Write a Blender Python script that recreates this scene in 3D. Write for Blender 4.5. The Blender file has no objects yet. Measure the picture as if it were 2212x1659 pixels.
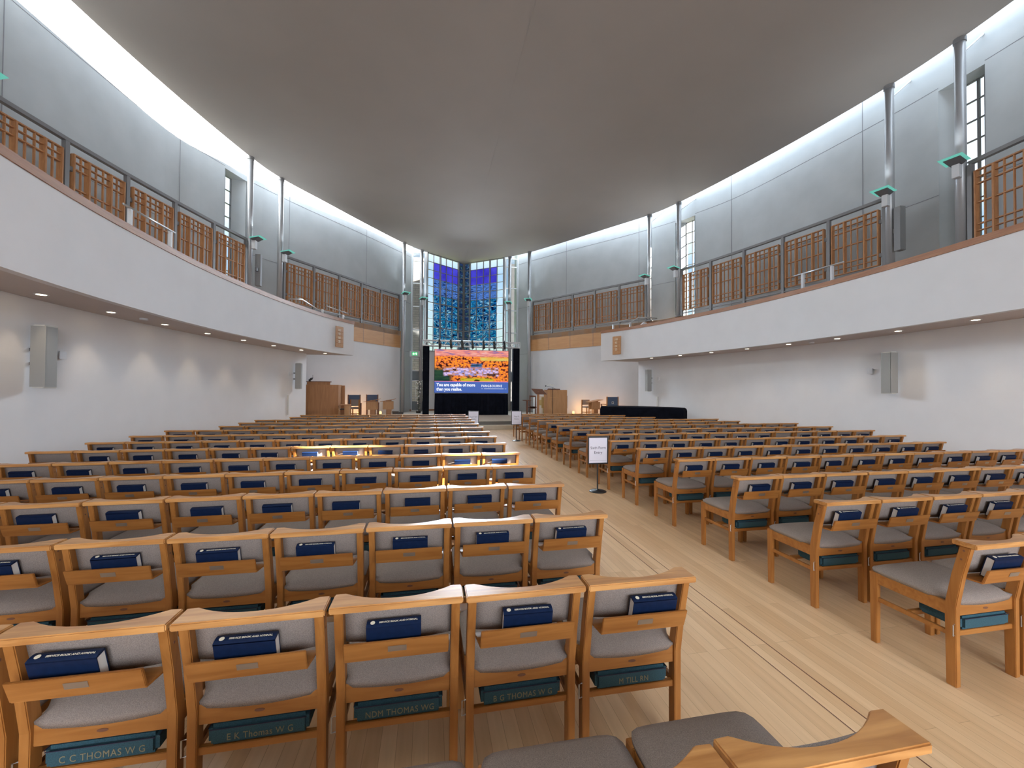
import bpy, math, random
import numpy as np
from mathutils import Vector, Matrix

random.seed(7)
S = bpy.context.scene
COL = S.collection
PI = math.pi

# ------------------------------------------------------------------ camera
H = 1.62
PSI, TH, RO = 0.1975, 0.0150, 0.0070
cam = bpy.data.cameras.new('camera')
cam.sensor_fit = 'HORIZONTAL'
cam.sensor_width = 36.0
cam.lens = 36.0 * 890.0 / 2212.0
cam.clip_start = 0.05
cam.clip_end = 300
camo = bpy.data.objects.new('camera', cam)
COL.objects.link(camo)
_r0 = Vector((math.cos(PSI), -math.sin(PSI), 0))
_f = Vector((math.sin(PSI) * math.cos(TH), math.cos(PSI) * math.cos(TH), math.sin(TH)))
_u0 = _r0.cross(_f)
_r = _r0 * math.cos(RO) + _u0 * math.sin(RO)
_u = _u0 * math.cos(RO) - _r0 * math.sin(RO)
_M = Matrix((_r, _u, -_f)).transposed().to_4x4()
_M.translation = Vector((-2.14, 0.0, H))
camo.matrix_world = _M
S.camera = camo

# ------------------------------------------------------------------ world and light
S.view_settings.view_transform = 'Standard'
S.view_settings.look = 'None'
S.view_settings.exposure = 0.18
S.view_settings.gamma = 1.0
S.view_settings.use_curve_mapping = False
S.cycles.use_denoising = True
S.cycles.use_adaptive_sampling = True
S.cycles.adaptive_threshold = 0.02
S.cycles.max_bounces = 8
S.cycles.diffuse_bounces = 5
S.cycles.glossy_bounces = 3
S.cycles.transparent_max_bounces = 12
S.cycles.sample_clamp_indirect = 6.0
S.cycles.caustics_reflective = False
S.cycles.caustics_refractive = False

w = bpy.data.worlds.new('sky')
S.world = w
w.use_nodes = True
nt = w.node_tree
nt.nodes.clear()
o_ = nt.nodes.new('ShaderNodeOutputWorld')
bg = nt.nodes.new('ShaderNodeBackground')
bg.inputs['Strength'].default_value = 1.0
tc = nt.nodes.new('ShaderNodeTexCoord')
sx = nt.nodes.new('ShaderNodeSeparateXYZ')
rp = nt.nodes.new('ShaderNodeValToRGB')
rp.color_ramp.elements[0].position = 0.0
rp.color_ramp.elements[0].color = (0.45, 0.50, 0.40, 1)
rp.color_ramp.elements[1].position = 1.0
rp.color_ramp.elements[1].color = (0.75, 0.88, 1.0, 1)
for p_, c_ in ((0.08, (0.62, 0.80, 0.70)), (0.16, (0.60, 0.80, 0.86)), (0.27, (0.45, 0.68, 0.95)), (0.34, (1.15, 1.25, 1.35))):
    e_ = rp.color_ramp.elements.new(p_)
    e_.color = (*c_, 1)
nt.links.new(tc.outputs['Generated'], sx.inputs[0])
nt.links.new(sx.outputs['Z'], rp.inputs['Fac'])
nt.links.new(rp.outputs['Color'], bg.inputs['Color'])
nt.links.new(bg.outputs[0], o_.inputs[0])

SUN_H = Vector((0.898, -0.440, 0.0)).normalized()     # towards the sun, over the right-hand wall
SUN_T = 0.565
sun = bpy.data.lights.new('sun', 'SUN')
sun.energy = 100.0
sun.angle = 0.009
sun.color = (1.0, 0.92, 0.80)
suno = bpy.data.objects.new('sun', sun)
COL.objects.link(suno)
suno.rotation_euler = (-(SUN_H + Vector((0, 0, SUN_T)))).to_track_quat('-Z', 'Y').to_euler()
suno.location = (20, -10, 20)

SKYLIGHT_POWER = 11.5      # watts per metre of the daylight ring between roof slab and outer wall
YC = 8.03                  # the plan is symmetrical about this Y


def interp(tab, n=6):
    """Catmull-Rom through the points of a plan curve"""
    pts = [Vector((a, b, 0)) for a, b in tab]
    out = []
    for i in range(len(pts) - 1):
        p0 = pts[i - 1] if i else pts[0] * 2 - pts[1]
        p1, p2 = pts[i], pts[i + 1]
        p3 = pts[i + 2] if i + 2 < len(pts) else p2 * 2 - p1
        for k in range(n):
            t = k / n
            v = 0.5 * ((2 * p1) + (p2 - p0) * t + (2 * p0 - 5 * p1 + 4 * p2 - p3) * t * t + (3 * p1 - p0 - 3 * p2 + p3) * t ** 3)
            out.append((v.x, v.y))
    out.append((pts[-1].x, pts[-1].y))
    return out


def full(tab):
    """mirror a half curve (Y >= YC) towards the back of the hall"""
    back = [(x, 2 * YC - y) for x, y in tab if y > YC + 1e-3]
    return back[::-1] + tab


EDGE = [(9.97, YC), (9.72, 10.6), (9.20, 13.4), (8.50, 16.17), (7.93, 17.6), (6.76, 19.4), (5.32, 21.6), (3.75, 23.85), (2.67, 25.0), (2.36, 25.25)]
WALL = [(10.68, YC), (10.55, 10.3), (10.05, 14.2), (9.32, 16.2), (8.80, 17.4), (7.55, 19.3), (5.45, 22.05), (4.0, 24.1), (3.2, 25.3)]
FASC = [(6.74, YC), (6.70, 9.5), (6.50, 11.2), (6.10, 13.2), (5.55, 15.0), (4.92, 16.35)]
NAVE = [(7.75, YC), (7.65, 9.8), (7.42, 11.8), (7.02, 13.9), (6.50, 16.0)]
EDGE_C, WALL_C, FASC_C, NAVE_C = (interp(full(t)) for t in (EDGE, WALL, FASC, NAVE))


def xat(curve, y):
    return float(np.interp(y, [p[1] for p in curve], [p[0] for p in curve]))


def sub(curve, y0, y1):
    mid = [p for p in curve if y0 + 1e-4 < p[1] < y1 - 1e-4]
    return [(xat(curve, y0), y0)] + mid + [(xat(curve, y1), y1)]


def area(name, loc, direction, up_axis, sx_, sy_, power, color, spread=PI):
    l = bpy.data.lights.new(name, 'AREA')
    l.shape = 'RECTANGLE'
    l.size, l.size_y = sx_, sy_
    l.energy = power
    l.color = color
    l.spread = spread
    ob = bpy.data.objects.new(name, l)
    COL.objects.link(ob)
    z = -Vector(direction).normalized()
    x = Vector(up_axis).normalized()
    y = z.cross(x).normalized()
    x = y.cross(z)
    m = Matrix((x, y, z)).transposed().to_4x4()
    m.translation = Vector(loc)
    ob.matrix_world = m
    return ob


# daylight coming down through the ring of glass between the roof slab and the outer walls
for s in (-1, 1):
    ys = [-7.4, -4.4, -1.3, 1.8, 4.9, 8.0, 11.1, 14.2, 17.1, 19.8, 22.2, 24.2, 25.2]
    for a_, b_ in zip(ys[:-1], ys[1:]):
        p = Vector(((xat(EDGE_C, a_) + xat(WALL_C, a_)) / 2 * s, a_, 0))
        q = Vector(((xat(EDGE_C, b_) + xat(WALL_C, b_)) / 2 * s, b_, 0))
        L = (q - p).length
        ob = area('skylight_daylight', ((p + q) / 2) + Vector((0, 0, 10.72)), (0, 0, -1), (q - p), L * 0.98, 0.6,
                  SKYLIGHT_POWER * L * (1.0 if a_ < 16 else 3.4), (0.80, 0.91, 1.0))
# added unseen fill light behind the camera, brightening the near hall
area('rear_fill', (0, -8.6, 3.2), (0, 1, -0.1), (1, 0, 0), 6.0, 5.0, 1200.0, (0.87, 0.93, 1.0))
# daylight of the tall end window
for s in (-1, 1):
    area('window_daylight', (1.17 * s, 26.0, 6.6), (-0.35 * s, -1, -0.30), (1, -0.76 * s, 0), 2.6, 4.6, 500.0, (0.80, 0.90, 1.0), 1.5)

# ------------------------------------------------------------------ materials
MATS = {}


def new_mat(name):
    m = bpy.data.materials.new(name)
    m.use_nodes = True
    MATS[name] = m
    return m, m.node_tree, m.node_tree.nodes['Principled BSDF']


def plain(name, col, rough=0.6, metal=0.0, noise=0.0, scale=20.0, bump=0.0, spec=None):
    m, t, b = new_mat(name)
    b.inputs['Roughness'].default_value = rough
    b.inputs['Metallic'].default_value = metal
    if spec is not None:
        b.inputs['Specular IOR Level'].default_value = spec
    b.inputs['Base Color'].default_value = (*col, 1)
    if noise or bump:
        c = t.nodes.new('ShaderNodeTexCoord')
        n = t.nodes.new('ShaderNodeTexNoise')
        n.inputs['Scale'].default_value = scale
        n.inputs['Detail'].default_value = 4
        t.links.new(c.outputs['Object'], n.inputs['Vector'])
        if noise:
            r = t.nodes.new('ShaderNodeValToRGB')
            r.color_ramp.elements[0].position = 0.3
            r.color_ramp.elements[1].position = 0.7
            r.color_ramp.elements[0].color = (*[max(0, v * (1 - noise)) for v in col], 1)
            r.color_ramp.elements[1].color = (*[min(1, v * (1 + noise)) for v in col], 1)
            t.links.new(n.outputs['Fac'], r.inputs['Fac'])
            t.links.new(r.outputs['Color'], b.inputs['Base Color'])
        if bump:
            bp = t.nodes.new('ShaderNodeBump')
            bp.inputs['Strength'].default_value = bump
            bp.inputs['Distance'].default_value = 0.01
            t.links.new(n.outputs['Fac'], bp.inputs['Height'])
            t.links.new(bp.outputs[0], b.inputs['Normal'])
    return m


def wood(name, c0, c1, rough=0.42, scale=(2.0, 30.0, 30.0), spec=0.4):
    """grain running along the local X axis unless the scale is turned"""
    m, t, b = new_mat(name)
    c = t.nodes.new('ShaderNodeTexCoord')
    oi = t.nodes.new('ShaderNodeObjectInfo')
    ad = t.nodes.new('ShaderNodeVectorMath')
    ad.operation = 'ADD'
    mu = t.nodes.new('ShaderNodeVectorMath')
    mu.operation = 'SCALE'
    mu.inputs['Scale'].default_value = 13.0
    cb = t.nodes.new('ShaderNodeCombineXYZ')
    for i in range(3):
        t.links.new(oi.outputs['Random'], cb.inputs[i])
    t.links.new(cb.outputs[0], mu.inputs[0])
    t.links.new(c.outputs['Object'], ad.inputs[0])
    t.links.new(mu.outputs[0], ad.inputs[1])
    mp = t.nodes.new('ShaderNodeMapping')
    mp.inputs['Scale'].default_value = scale
    t.links.new(ad.outputs[0], mp.inputs['Vector'])
    n = t.nodes.new('ShaderNodeTexNoise')
    n.inputs['Scale'].default_value = 1.0
    n.inputs['Detail'].default_value = 5
    n.inputs['Distortion'].default_value = 0.8
    t.links.new(mp.outputs[0], n.inputs['Vector'])
    r = t.nodes.new('ShaderNodeValToRGB')
    r.color_ramp.elements[0].position = 0.32
    r.color_ramp.elements[1].position = 0.68
    r.color_ramp.elements[0].color = (*c0, 1)
    r.color_ramp.elements[1].color = (*c1, 1)
    t.links.new(n.outputs['Fac'], r.inputs['Fac'])
    t.links.new(r.outputs['Color'], b.inputs['Base Color'])
    b.inputs['Roughness'].default_value = rough
    b.inputs['Specular IOR Level'].default_value = spec
    return m


def glassy(name, col, gloss=0.02):
    m = bpy.data.materials.new(name)
    m.use_nodes = True
    t = m.node_tree
    t.nodes.clear()
    o = t.nodes.new('ShaderNodeOutputMaterial')
    a = t.nodes.new('ShaderNodeBsdfTransparent')
    a.inputs['Color'].default_value = (*col, 1)
    g = t.nodes.new('ShaderNodeBsdfGlossy')
    g.inputs['Roughness'].default_value = 0.05
    mx = t.nodes.new('ShaderNodeMixShader')
    mx.inputs[0].default_value = gloss
    t.links.new(a.outputs[0], mx.inputs[1])
    t.links.new(g.outputs[0], mx.inputs[2])
    t.links.new(mx.outputs[0], o.inputs['Surface'])
    MATS[name] = m
    return m


def emit(name, col, strength):
    m, t, b = new_mat(name)
    b.inputs['Base Color'].default_value = (0, 0, 0, 1)
    b.inputs['Emission Color'].default_value = (*col, 1)
    b.inputs['Emission Strength'].default_value = strength
    return m


OAK = wood('chair_oak', (0.29, 0.110, 0.024), (0.40, 0.172, 0.044), 0.42, (3.0, 28.0, 28.0))
OAKV = wood('chair_oak_upright', (0.29, 0.110, 0.024), (0.40, 0.172, 0.044), 0.42, (28.0, 28.0, 3.0))
RAIL = wood('rail_oak', (0.36, 0.152, 0.042), (0.60, 0.31, 0.108), 0.30, (2.5, 26.0, 26.0), 0.5)
FAB = plain('grey_weave', (0.262, 0.222, 0.202), 0.95, noise=0.30, scale=420.0, bump=0.25, spec=0.1)
NAVY = plain('navy_cloth_board', (0.005, 0.015, 0.052), 0.5, noise=0.15, scale=60, spec=0.2)
PAGE = plain('page_white', (0.80, 0.80, 0.78), 0.8)
TEAL = plain('teal_tapestry', (0.024, 0.076, 0.105), 0.9, noise=0.3, scale=260, bump=0.2)
CREST = plain('crest_brown', (0.13, 0.06, 0.03), 0.9, noise=0.5, scale=90)
THREAD = plain('gold_thread', (0.22, 0.20, 0.13), 0.9)
GILT = plain('gilt', (0.85, 0.80, 0.65), 0.4)
STEEL = plain('brushed_steel', (0.55, 0.56, 0.58), 0.35, 1.0)
PLATE = plain('plate_metal', (0.38, 0.33, 0.28), 0.4, 0.7)
WHITE = plain('white_plaster', (0.72, 0.72, 0.74), 0.9, noise=0.02, scale=2.0)
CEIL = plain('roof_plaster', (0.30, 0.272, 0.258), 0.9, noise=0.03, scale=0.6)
SOFF = plain('soffit_plaster', (0.55, 0.50, 0.49), 0.9, noise=0.02, scale=1.0)
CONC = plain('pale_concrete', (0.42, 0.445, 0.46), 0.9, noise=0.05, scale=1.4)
JOINT = plain('dark_joint', (0.22, 0.22, 0.24), 0.9)
GREYM = plain('grey_metal', (0.205, 0.205, 0.215), 0.5, 0.2)
COLM = plain('column_grey', (0.36, 0.37, 0.39), 0.38, 0.3)
GALW = plain('gallery_floor', (0.45, 0.33, 0.24), 0.7, noise=0.1, scale=3)
LATT = wood('lattice_oak', (0.34, 0.150, 0.062), (0.46, 0.225, 0.095), 0.5, (20.0, 20.0, 4.0))
TRIMW = wood('trim_oak', (0.27, 0.115, 0.055), (0.37, 0.175, 0.085), 0.5, (2.0, 2.0, 30.0))
PANW = wood('panel_oak', (0.50, 0.255, 0.105), (0.57, 0.31, 0.135), 0.5, (1.5, 1.5, 14.0))
DESKW = wood('desk_oak', (0.36, 0.165, 0.070), (0.44, 0.215, 0.095), 0.5, (14.0, 14.0, 1.5))
DESKL = wood('desk_oak_pale', (0.44, 0.225, 0.095), (0.52, 0.28, 0.13), 0.5, (12.0, 12.0, 2.0))
DARKW = wood('walnut', (0.13, 0.055, 0.035), (0.19, 0.085, 0.05), 0.5, (3, 20, 20))
BLACK = plain('black_drape', (0.006, 0.007, 0.012), 0.95, noise=0.3, scale=6, spec=0.05)
BLKM = plain('black_metal', (0.012, 0.012, 0.014), 0.45)
SIGNW = plain('sign_paper', (0.72, 0.72, 0.84), 0.6)
INK = plain('ink', (0.02, 0.02, 0.05), 0.7)
BLUEF = plain('blue_upholstery', (0.075, 0.105, 0.17), 0.9, noise=0.1, scale=80)
STONE = plain('stage_stone', (0.50, 0.45, 0.38), 0.7, noise=0.05, scale=3)
RISER = plain('riser_grey', (0.16, 0.15, 0.14), 0.8)
SPK = plain('speaker_grille', (0.30, 0.30, 0.29), 0.7, noise=0.15, scale=500)
SPKB = plain('speaker_body', (0.55, 0.54, 0.51), 0.6)
TRUSS = plain('truss_aluminium', (0.62, 0.63, 0.65), 0.5, 0.2)
CLOTH = plain('cream_cloth', (0.72, 0.70, 0.64), 0.9)
GOLDC = plain('gold_cloth', (0.52, 0.42, 0.20), 0.9)
LEAF = plain('dark_leaf', (0.035, 0.05, 0.035), 0.8, noise=0.4, scale=30)
PETAL = plain('white_petal', (0.8, 0.8, 0.78), 0.8)
DOORG = plain('door_grey', (0.17, 0.19, 0.21), 0.6)
BRACK = plain('lamp_housing', (0.13, 0.13, 0.14), 0.5, 0.3)
WHITEM = plain('white_metal', (0.60, 0.61, 0.64), 0.5)
PANE = glassy('clear_pane', (0.93, 0.96, 0.97))
SKYG = glassy('roof_glass', (0.95, 0.97, 1.0), 0.03)
SIDEG = glassy('side_glass', (0.62, 0.68, 0.70), 0.15)
EMIW = emit('downlight_glow', (1.0, 0.86, 0.60), 9.0)
EMIL = emit('candle_glow', (1.0, 0.62, 0.22), 2.2)
AQUA = emit('aqua_glass', (0.22, 0.80, 0.66), 0.55)
EXIT = emit('exit_green', (0.0, 0.42, 0.10), 1.3)
EXITW = emit('exit_white', (0.75, 1.0, 0.80), 1.3)
TXTW = emit('screen_white', (0.92, 0.94, 1.0), 1.0)
SCRB = emit('screen_blue', (0.045, 0.120, 0.46), 0.85)
SCRP = emit('screen_pink', (0.95, 0.22, 0.40), 1.0)


def floor_mat():
    m, t, b = new_mat('maple_boards')
    c = t.nodes.new('ShaderNodeTexCoord')
    mp = t.nodes.new('ShaderNodeMapping')
    mp.inputs['Rotation'].default_value = (0, 0, PI / 2)
    t.links.new(c.outputs['Object'], mp.inputs['Vector'])
    br = t.nodes.new('ShaderNodeTexBrick')
    br.offset = 0.37
    br.offset_frequency = 3
    br.squash = 1.0
    br.inputs['Scale'].default_value = 1.0
    br.inputs['Brick Width'].default_value = 1.15
    br.inputs['Row Height'].default_value = 0.071
    br.inputs['Mortar Size'].default_value = 0.0010
    br.inputs['Mortar Smooth'].default_value = 0.0
    br.inputs['Bias'].default_value = 0.0
    br.inputs['Color1'].default_value = (0.67, 0.44, 0.245, 1)
    br.inputs['Color2'].default_value = (0.80, 0.565, 0.34, 1)
    br.inputs['Mortar'].default_value = (0.46, 0.29, 0.155, 1)
    t.links.new(mp.outputs[0], br.inputs['Vector'])
    mp2 = t.nodes.new('ShaderNodeMapping')
    mp2.inputs['Scale'].default_value = (34, 2.2, 1)
    t.links.new(c.outputs['Object'], mp2.inputs['Vector'])
    n = t.nodes.new('ShaderNodeTexNoise')
    n.inputs['Scale'].default_value = 1.0
    n.inputs['Detail'].default_value = 5
    t.links.new(mp2.outputs[0], n.inputs['Vector'])
    r = t.nodes.new('ShaderNodeValToRGB')
    r.color_ramp.elements[0].position = 0.25
    r.color_ramp.elements[1].position = 0.7
    r.color_ramp.elements[0].color = (0.88, 0.85, 0.81, 1)
    r.color_ramp.elements[1].color = (1.0, 1.0, 1.0, 1)
    t.links.new(n.outputs['Fac'], r.inputs['Fac'])
    mx = t.nodes.new('ShaderNodeMix')
    mx.data_type = 'RGBA'
    mx.blend_type = 'MULTIPLY'
    mx.inputs['Factor'].default_value = 1.0
    t.links.new(br.outputs['Color'], mx.inputs[6])
    t.links.new(r.outputs['Color'], mx.inputs[7])
    t.links.new(mx.outputs[2], b.inputs['Base Color'])
    b.inputs['Roughness'].default_value = 0.28
    b.inputs['Specular IOR Level'].default_value = 0.5
    return m


FLOOR = floor_mat()


def brick_mat():
    m, t, b = new_mat('buff_brick')
    c = t.nodes.new('ShaderNodeTexCoord')
    mp = t.nodes.new('ShaderNodeMapping')
    mp.inputs['Rotation'].default_value = (PI / 2, 0, 0)
    t.links.new(c.outputs['Object'], mp.inputs['Vector'])
    br = t.nodes.new('ShaderNodeTexBrick')
    br.inputs['Scale'].default_value = 1.0
    br.inputs['Brick Width'].default_value = 0.45
    br.inputs['Row Height'].default_value = 0.16
    br.inputs['Mortar Size'].default_value = 0.016
    br.inputs['Color1'].default_value = (0.36, 0.30, 0.27, 1)
    br.inputs['Color2'].default_value = (0.43, 0.37, 0.33, 1)
    br.inputs['Mortar'].default_value = (0.22, 0.20, 0.19, 1)
    t.links.new(mp.outputs[0], br.inputs['Vector'])
    t.links.new(br.outputs['Color'], b.inputs['Base Color'])
    b.inputs['Roughness'].default_value = 0.9
    return m


BRICK = brick_mat()
SHADEWALL = plain('shade_dark_wall', (0.030, 0.030, 0.034), 0.9, noise=0.2, scale=8)  # near-black colour stands in for shade on the right outside wall


def sea_mat(name, ramp, scale, kind='sea'):
    """painted glass: daylight is tinted on its way through, so the colour sits in a transparent shader"""
    m = bpy.data.materials.new(name)
    m.use_nodes = True
    t = m.node_tree
    t.nodes.clear()
    o = t.nodes.new('ShaderNodeOutputMaterial')
    a = t.nodes.new('ShaderNodeBsdfTransparent')
    g = t.nodes.new('ShaderNodeBsdfGlossy')
    g.inputs['Roughness'].default_value = 0.1
    mx = t.nodes.new('ShaderNodeMixShader')
    mx.inputs[0].default_value = 0.0
    c = t.nodes.new('ShaderNodeTexCoord')
    mp = t.nodes.new('ShaderNodeMapping')
    mp.inputs['Scale'].default_value = scale
    n = t.nodes.new('ShaderNodeTexNoise')
    n.inputs['Scale'].default_value = 1.0
    n.inputs['Detail'].default_value = 3
    n.inputs['Distortion'].default_value = 1.6 if kind == 'sea' else 0.3
    r = t.nodes.new('ShaderNodeValToRGB')
    els = r.color_ramp.elements
    els[0].position, els[0].color = ramp[0][0], (*ramp[0][1], 1)
    els[1].position, els[1].color = ramp[-1][0], (*ramp[-1][1], 1)
    for p_, c_ in ramp[1:-1]:
        e = els.new(p_)
        e.color = (*c_, 1)
    t.links.new(c.outputs['Object'], mp.inputs['Vector'])
    t.links.new(mp.outputs[0], n.inputs['Vector'])
    t.links.new(n.outputs['Fac'], r.inputs['Fac'])
    t.links.new(r.outputs['Color'], a.inputs['Color'])
    t.links.new(a.outputs[0], mx.inputs[1])
    t.links.new(g.outputs[0], mx.inputs[2])
    t.links.new(mx.outputs[0], o.inputs['Surface'])
    MATS[name] = m
    return m


VIOLET = sea_mat('violet_glass', [(0.3, (0.07, 0.035, 0.42)), (0.6, (0.13, 0.09, 0.62)), (0.8, (0.32, 0.25, 0.80))], (1.2, 1.2, 1.2), 'flat')
SEAHI = sea_mat('mid_blue_glass', [(0.36, (0.015, 0.03, 0.10)), (0.44, (0.10, 0.20, 0.50)), (0.52, (0.20, 0.30, 0.68)), (0.56, (0.03, 0.05, 0.10)), (0.62, (0.12, 0.22, 0.50))], (1.3, 1.3, 6.0))
SEALO = sea_mat('deep_sea_glass', [(0.38, (0.003, 0.010, 0.04)), (0.43, (0.01, 0.11, 0.36)), (0.47, (0.02, 0.30, 0.42)), (0.50, (0.004, 0.03, 0.10)), (0.545, (0.015, 0.15, 0.40)), (0.565, (0.60, 0.85, 0.85)), (0.59, (0.005, 0.04, 0.13))], (1.7, 1.7, 3.4))
APEXG = sea_mat('dark_green_glass', [(0.36, (0.008, 0.015, 0.03)), (0.45, (0.03, 0.05, 0.14)), (0.51, (0.01, 0.015, 0.03)), (0.56, (0.05, 0.09, 0.05)), (0.60, (0.15, 0.24, 0.38)), (0.64, (0.01, 0.015, 0.04))], (2.2, 2.2, 6.0))


def landscape_mat():
    """the autumn aerial picture shown on the big screen (a lit display)"""
    m = bpy.data.materials.new('screen_picture')
    m.use_nodes = True
    t = m.node_tree
    t.nodes.clear()
    L = t.links.new
    o = t.nodes.new('ShaderNodeOutputMaterial')
    e = t.nodes.new('ShaderNodeEmission')
    e.inputs['Strength'].default_value = 0.88
    c = t.nodes.new('ShaderNodeTexCoord')
    s = t.nodes.new('ShaderNodeSeparateXYZ')
    L(c.outputs['Object'], s.inputs[0])

    def mapping(sc):
        mp = t.nodes.new('ShaderNodeMapping')
        mp.inputs['Scale'].default_value = sc
        L(c.outputs['Object'], mp.inputs['Vector'])
        return mp

    def noise(sc, scale=1.0, det=3, dist=0.0):
        n = t.nodes.new('ShaderNodeTexNoise')
        n.inputs['Scale'].default_value = scale
        n.inputs['Detail'].default_value = det
        n.inputs['Distortion'].default_value = dist
        L(mapping(sc).outputs[0], n.inputs['Vector'])
        return n

    def ramp(src, els, const=False):
        r = t.nodes.new('ShaderNodeValToRGB')
        if const:
            r.color_ramp.interpolation = 'CONSTANT'
        r.color_ramp.elements[0].position, r.color_ramp.elements[0].color = els[0][0], (*els[0][1], 1)
        r.color_ramp.elements[1].position, r.color_ramp.elements[1].color = els[-1][0], (*els[-1][1], 1)
        for p_, c_ in els[1:-1]:
            q = r.color_ramp.elements.new(p_)
            q.color = (*c_, 1)
        L(src, r.inputs['Fac'])
        return r

    def mix(f, a, b):
        x = t.nodes.new('ShaderNodeMix')
        x.data_type = 'RGBA'
        L(f, x.inputs[0])
        L(a, x.inputs[6])
        L(b, x.inputs[7])
        return x.outputs[2]

    def band(lo, hi, x0=None, x1=None, soft=0.04, wob=0.12):
        """soft mask for lo < z < hi (and x0 < x < x1), with a wobbling edge"""
        wn = noise((1.3, 1, 2.5), 1.0, 2)
        mm = t.nodes.new('ShaderNodeMath')
        mm.operation = 'MULTIPLY_ADD'
        mm.inputs[1].default_value = wob
        L(wn.outputs['Fac'], mm.inputs[0])
        L(s.outputs['Z'], mm.inputs[2])
        out = None
        for src, a, b in ((mm.outputs[0], lo + wob / 2, hi + wob / 2),) + (((s.outputs['X'], x0, x1),) if x0 is not None else ()):
            for v, w_ in ((a, 1), (b, -1)):
                q = t.nodes.new('ShaderNodeMapRange')
                q.inputs['From Min'].default_value = v - soft
                q.inputs['From Max'].default_value = v + soft
                q.inputs['To Min'].default_value = 0 if w_ > 0 else 1
                q.inputs['To Max'].default_value = 1 if w_ > 0 else 0
                L(src, q.inputs['Value'])
                if out is None:
                    out = q.outputs[0]
                else:
                    z = t.nodes.new('ShaderNodeMath')
                    z.operation = 'MULTIPLY'
                    L(out, z.inputs[0])
                    L(q.outputs[0], z.inputs[1])
                    out = z.outputs[0]
        return out
    # trees: round orange crowns with black shade between
    v = t.nodes.new('ShaderNodeTexVoronoi')
    v.inputs['Scale'].default_value = 1.0
    L(mapping((9.0, 1, 12.0)).outputs[0], v.inputs['Vector'])
    crowns = ramp(v.outputs['Distance'], [(0.0, (1.0, 0.55, 0.10)), (0.40, (1.0, 0.40, 0.03)), (0.56, (0.85, 0.28, 0.10)), (0.66, (0.55, 0.16, 0.08)), (0.78, (0.04, 0.015, 0.01))])
    tint = ramp(noise((1.6, 1, 3.0)).outputs['Fac'], [(0.35, (1.0, 0.55, 0.05)), (0.55, (0.95, 0.30, 0.16)), (0.68, (1.0, 0.36, 0.03))])
    mt = t.nodes.new('ShaderNodeMix')
    mt.data_type = 'RGBA'
    mt.blend_type = 'MULTIPLY'
    mt.inputs[0].default_value = 0.45
    L(crowns.outputs[0], mt.inputs[6])
    L(tint.outputs[0], mt.inputs[7])
    base = mt.outputs[2]
    # far hazy pink hills
    far = ramp(noise((2.2, 1, 16.0), 1.0, 4, 0.6).outputs['Fac'], [(0.36, (0.22, 0.17, 0.40)), (0.46, (0.80, 0.24, 0.22)), (0.60, (0.93, 0.42, 0.33)), (0.72, (0.75, 0.50, 0.62))])
    base = mix(band(3.33, 4.2), base, far.outputs[0])
    # pale field strip on the right
    fld = ramp(noise((1.5, 1, 9.0)).outputs['Fac'], [(0.4, (0.85, 0.45, 0.08)), (0.6, (0.72, 0.62, 0.16))])
    base = mix(band(3.12, 3.30, 0.4, 2.6), base, fld.outputs[0])
    # dark green field low left
    grn = ramp(noise((2.0, 1, 6.0)).outputs['Fac'], [(0.4, (0.012, 0.035, 0.03)), (0.65, (0.03, 0.075, 0.04))])
    base = mix(band(1.9, 2.72, -2.4, -1.05, 0.12, 0.3), base, grn.outputs[0])
    # yellow lawns low middle
    lawn = ramp(noise((2.2, 1, 7.0), 1.0, 3, 0.5).outputs['Fac'], [(0.36, (0.05, 0.05, 0.01)), (0.44, (0.55, 0.44, 0.02)), (0.6, (0.62, 0.50, 0.04))])
    base = mix(band(1.9, 2.22, -0.6, 1.1, 0.06, 0.2), base, lawn.outputs[0])
    # lilac roofs in the middle
    vb = t.nodes.new('ShaderNodeTexVoronoi')
    vb.distance = 'CHEBYCHEV'
    L(mapping((5.0, 1, 9.0)).outputs[0], vb.inputs['Vector'])
    vb.inputs['Scale'].default_value = 1.0
    roofs = ramp(vb.outputs['Distance'], [(0.0, (0.62, 0.42, 0.90)), (0.22, (0.85, 0.60, 0.85)), (0.40, (0.20, 0.25, 0.62)), (0.52, (0.85, 0.35, 0.12)), (0.62, (0.06, 0.03, 0.04))])
    base = mix(band(2.34, 2.74, -1.45, 1.35, 0.05, 0.25), base, roofs.outputs[0])
    # blue slate roofs
    bl = ramp(noise((3.0, 1, 18.0)).outputs['Fac'], [(0.42, (0.02, 0.05, 0.09)), (0.55, (0.05, 0.17, 0.38))])
    base = mix(band(2.76, 2.95, -0.1, 0.5, 0.05, 0.1), base, bl.outputs[0])
    L(base, e.inputs['Color'])
    L(e.outputs[0], o.inputs['Surface'])
    return m


PICTURE = landscape_mat()

# ------------------------------------------------------------------ mesh helpers


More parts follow.
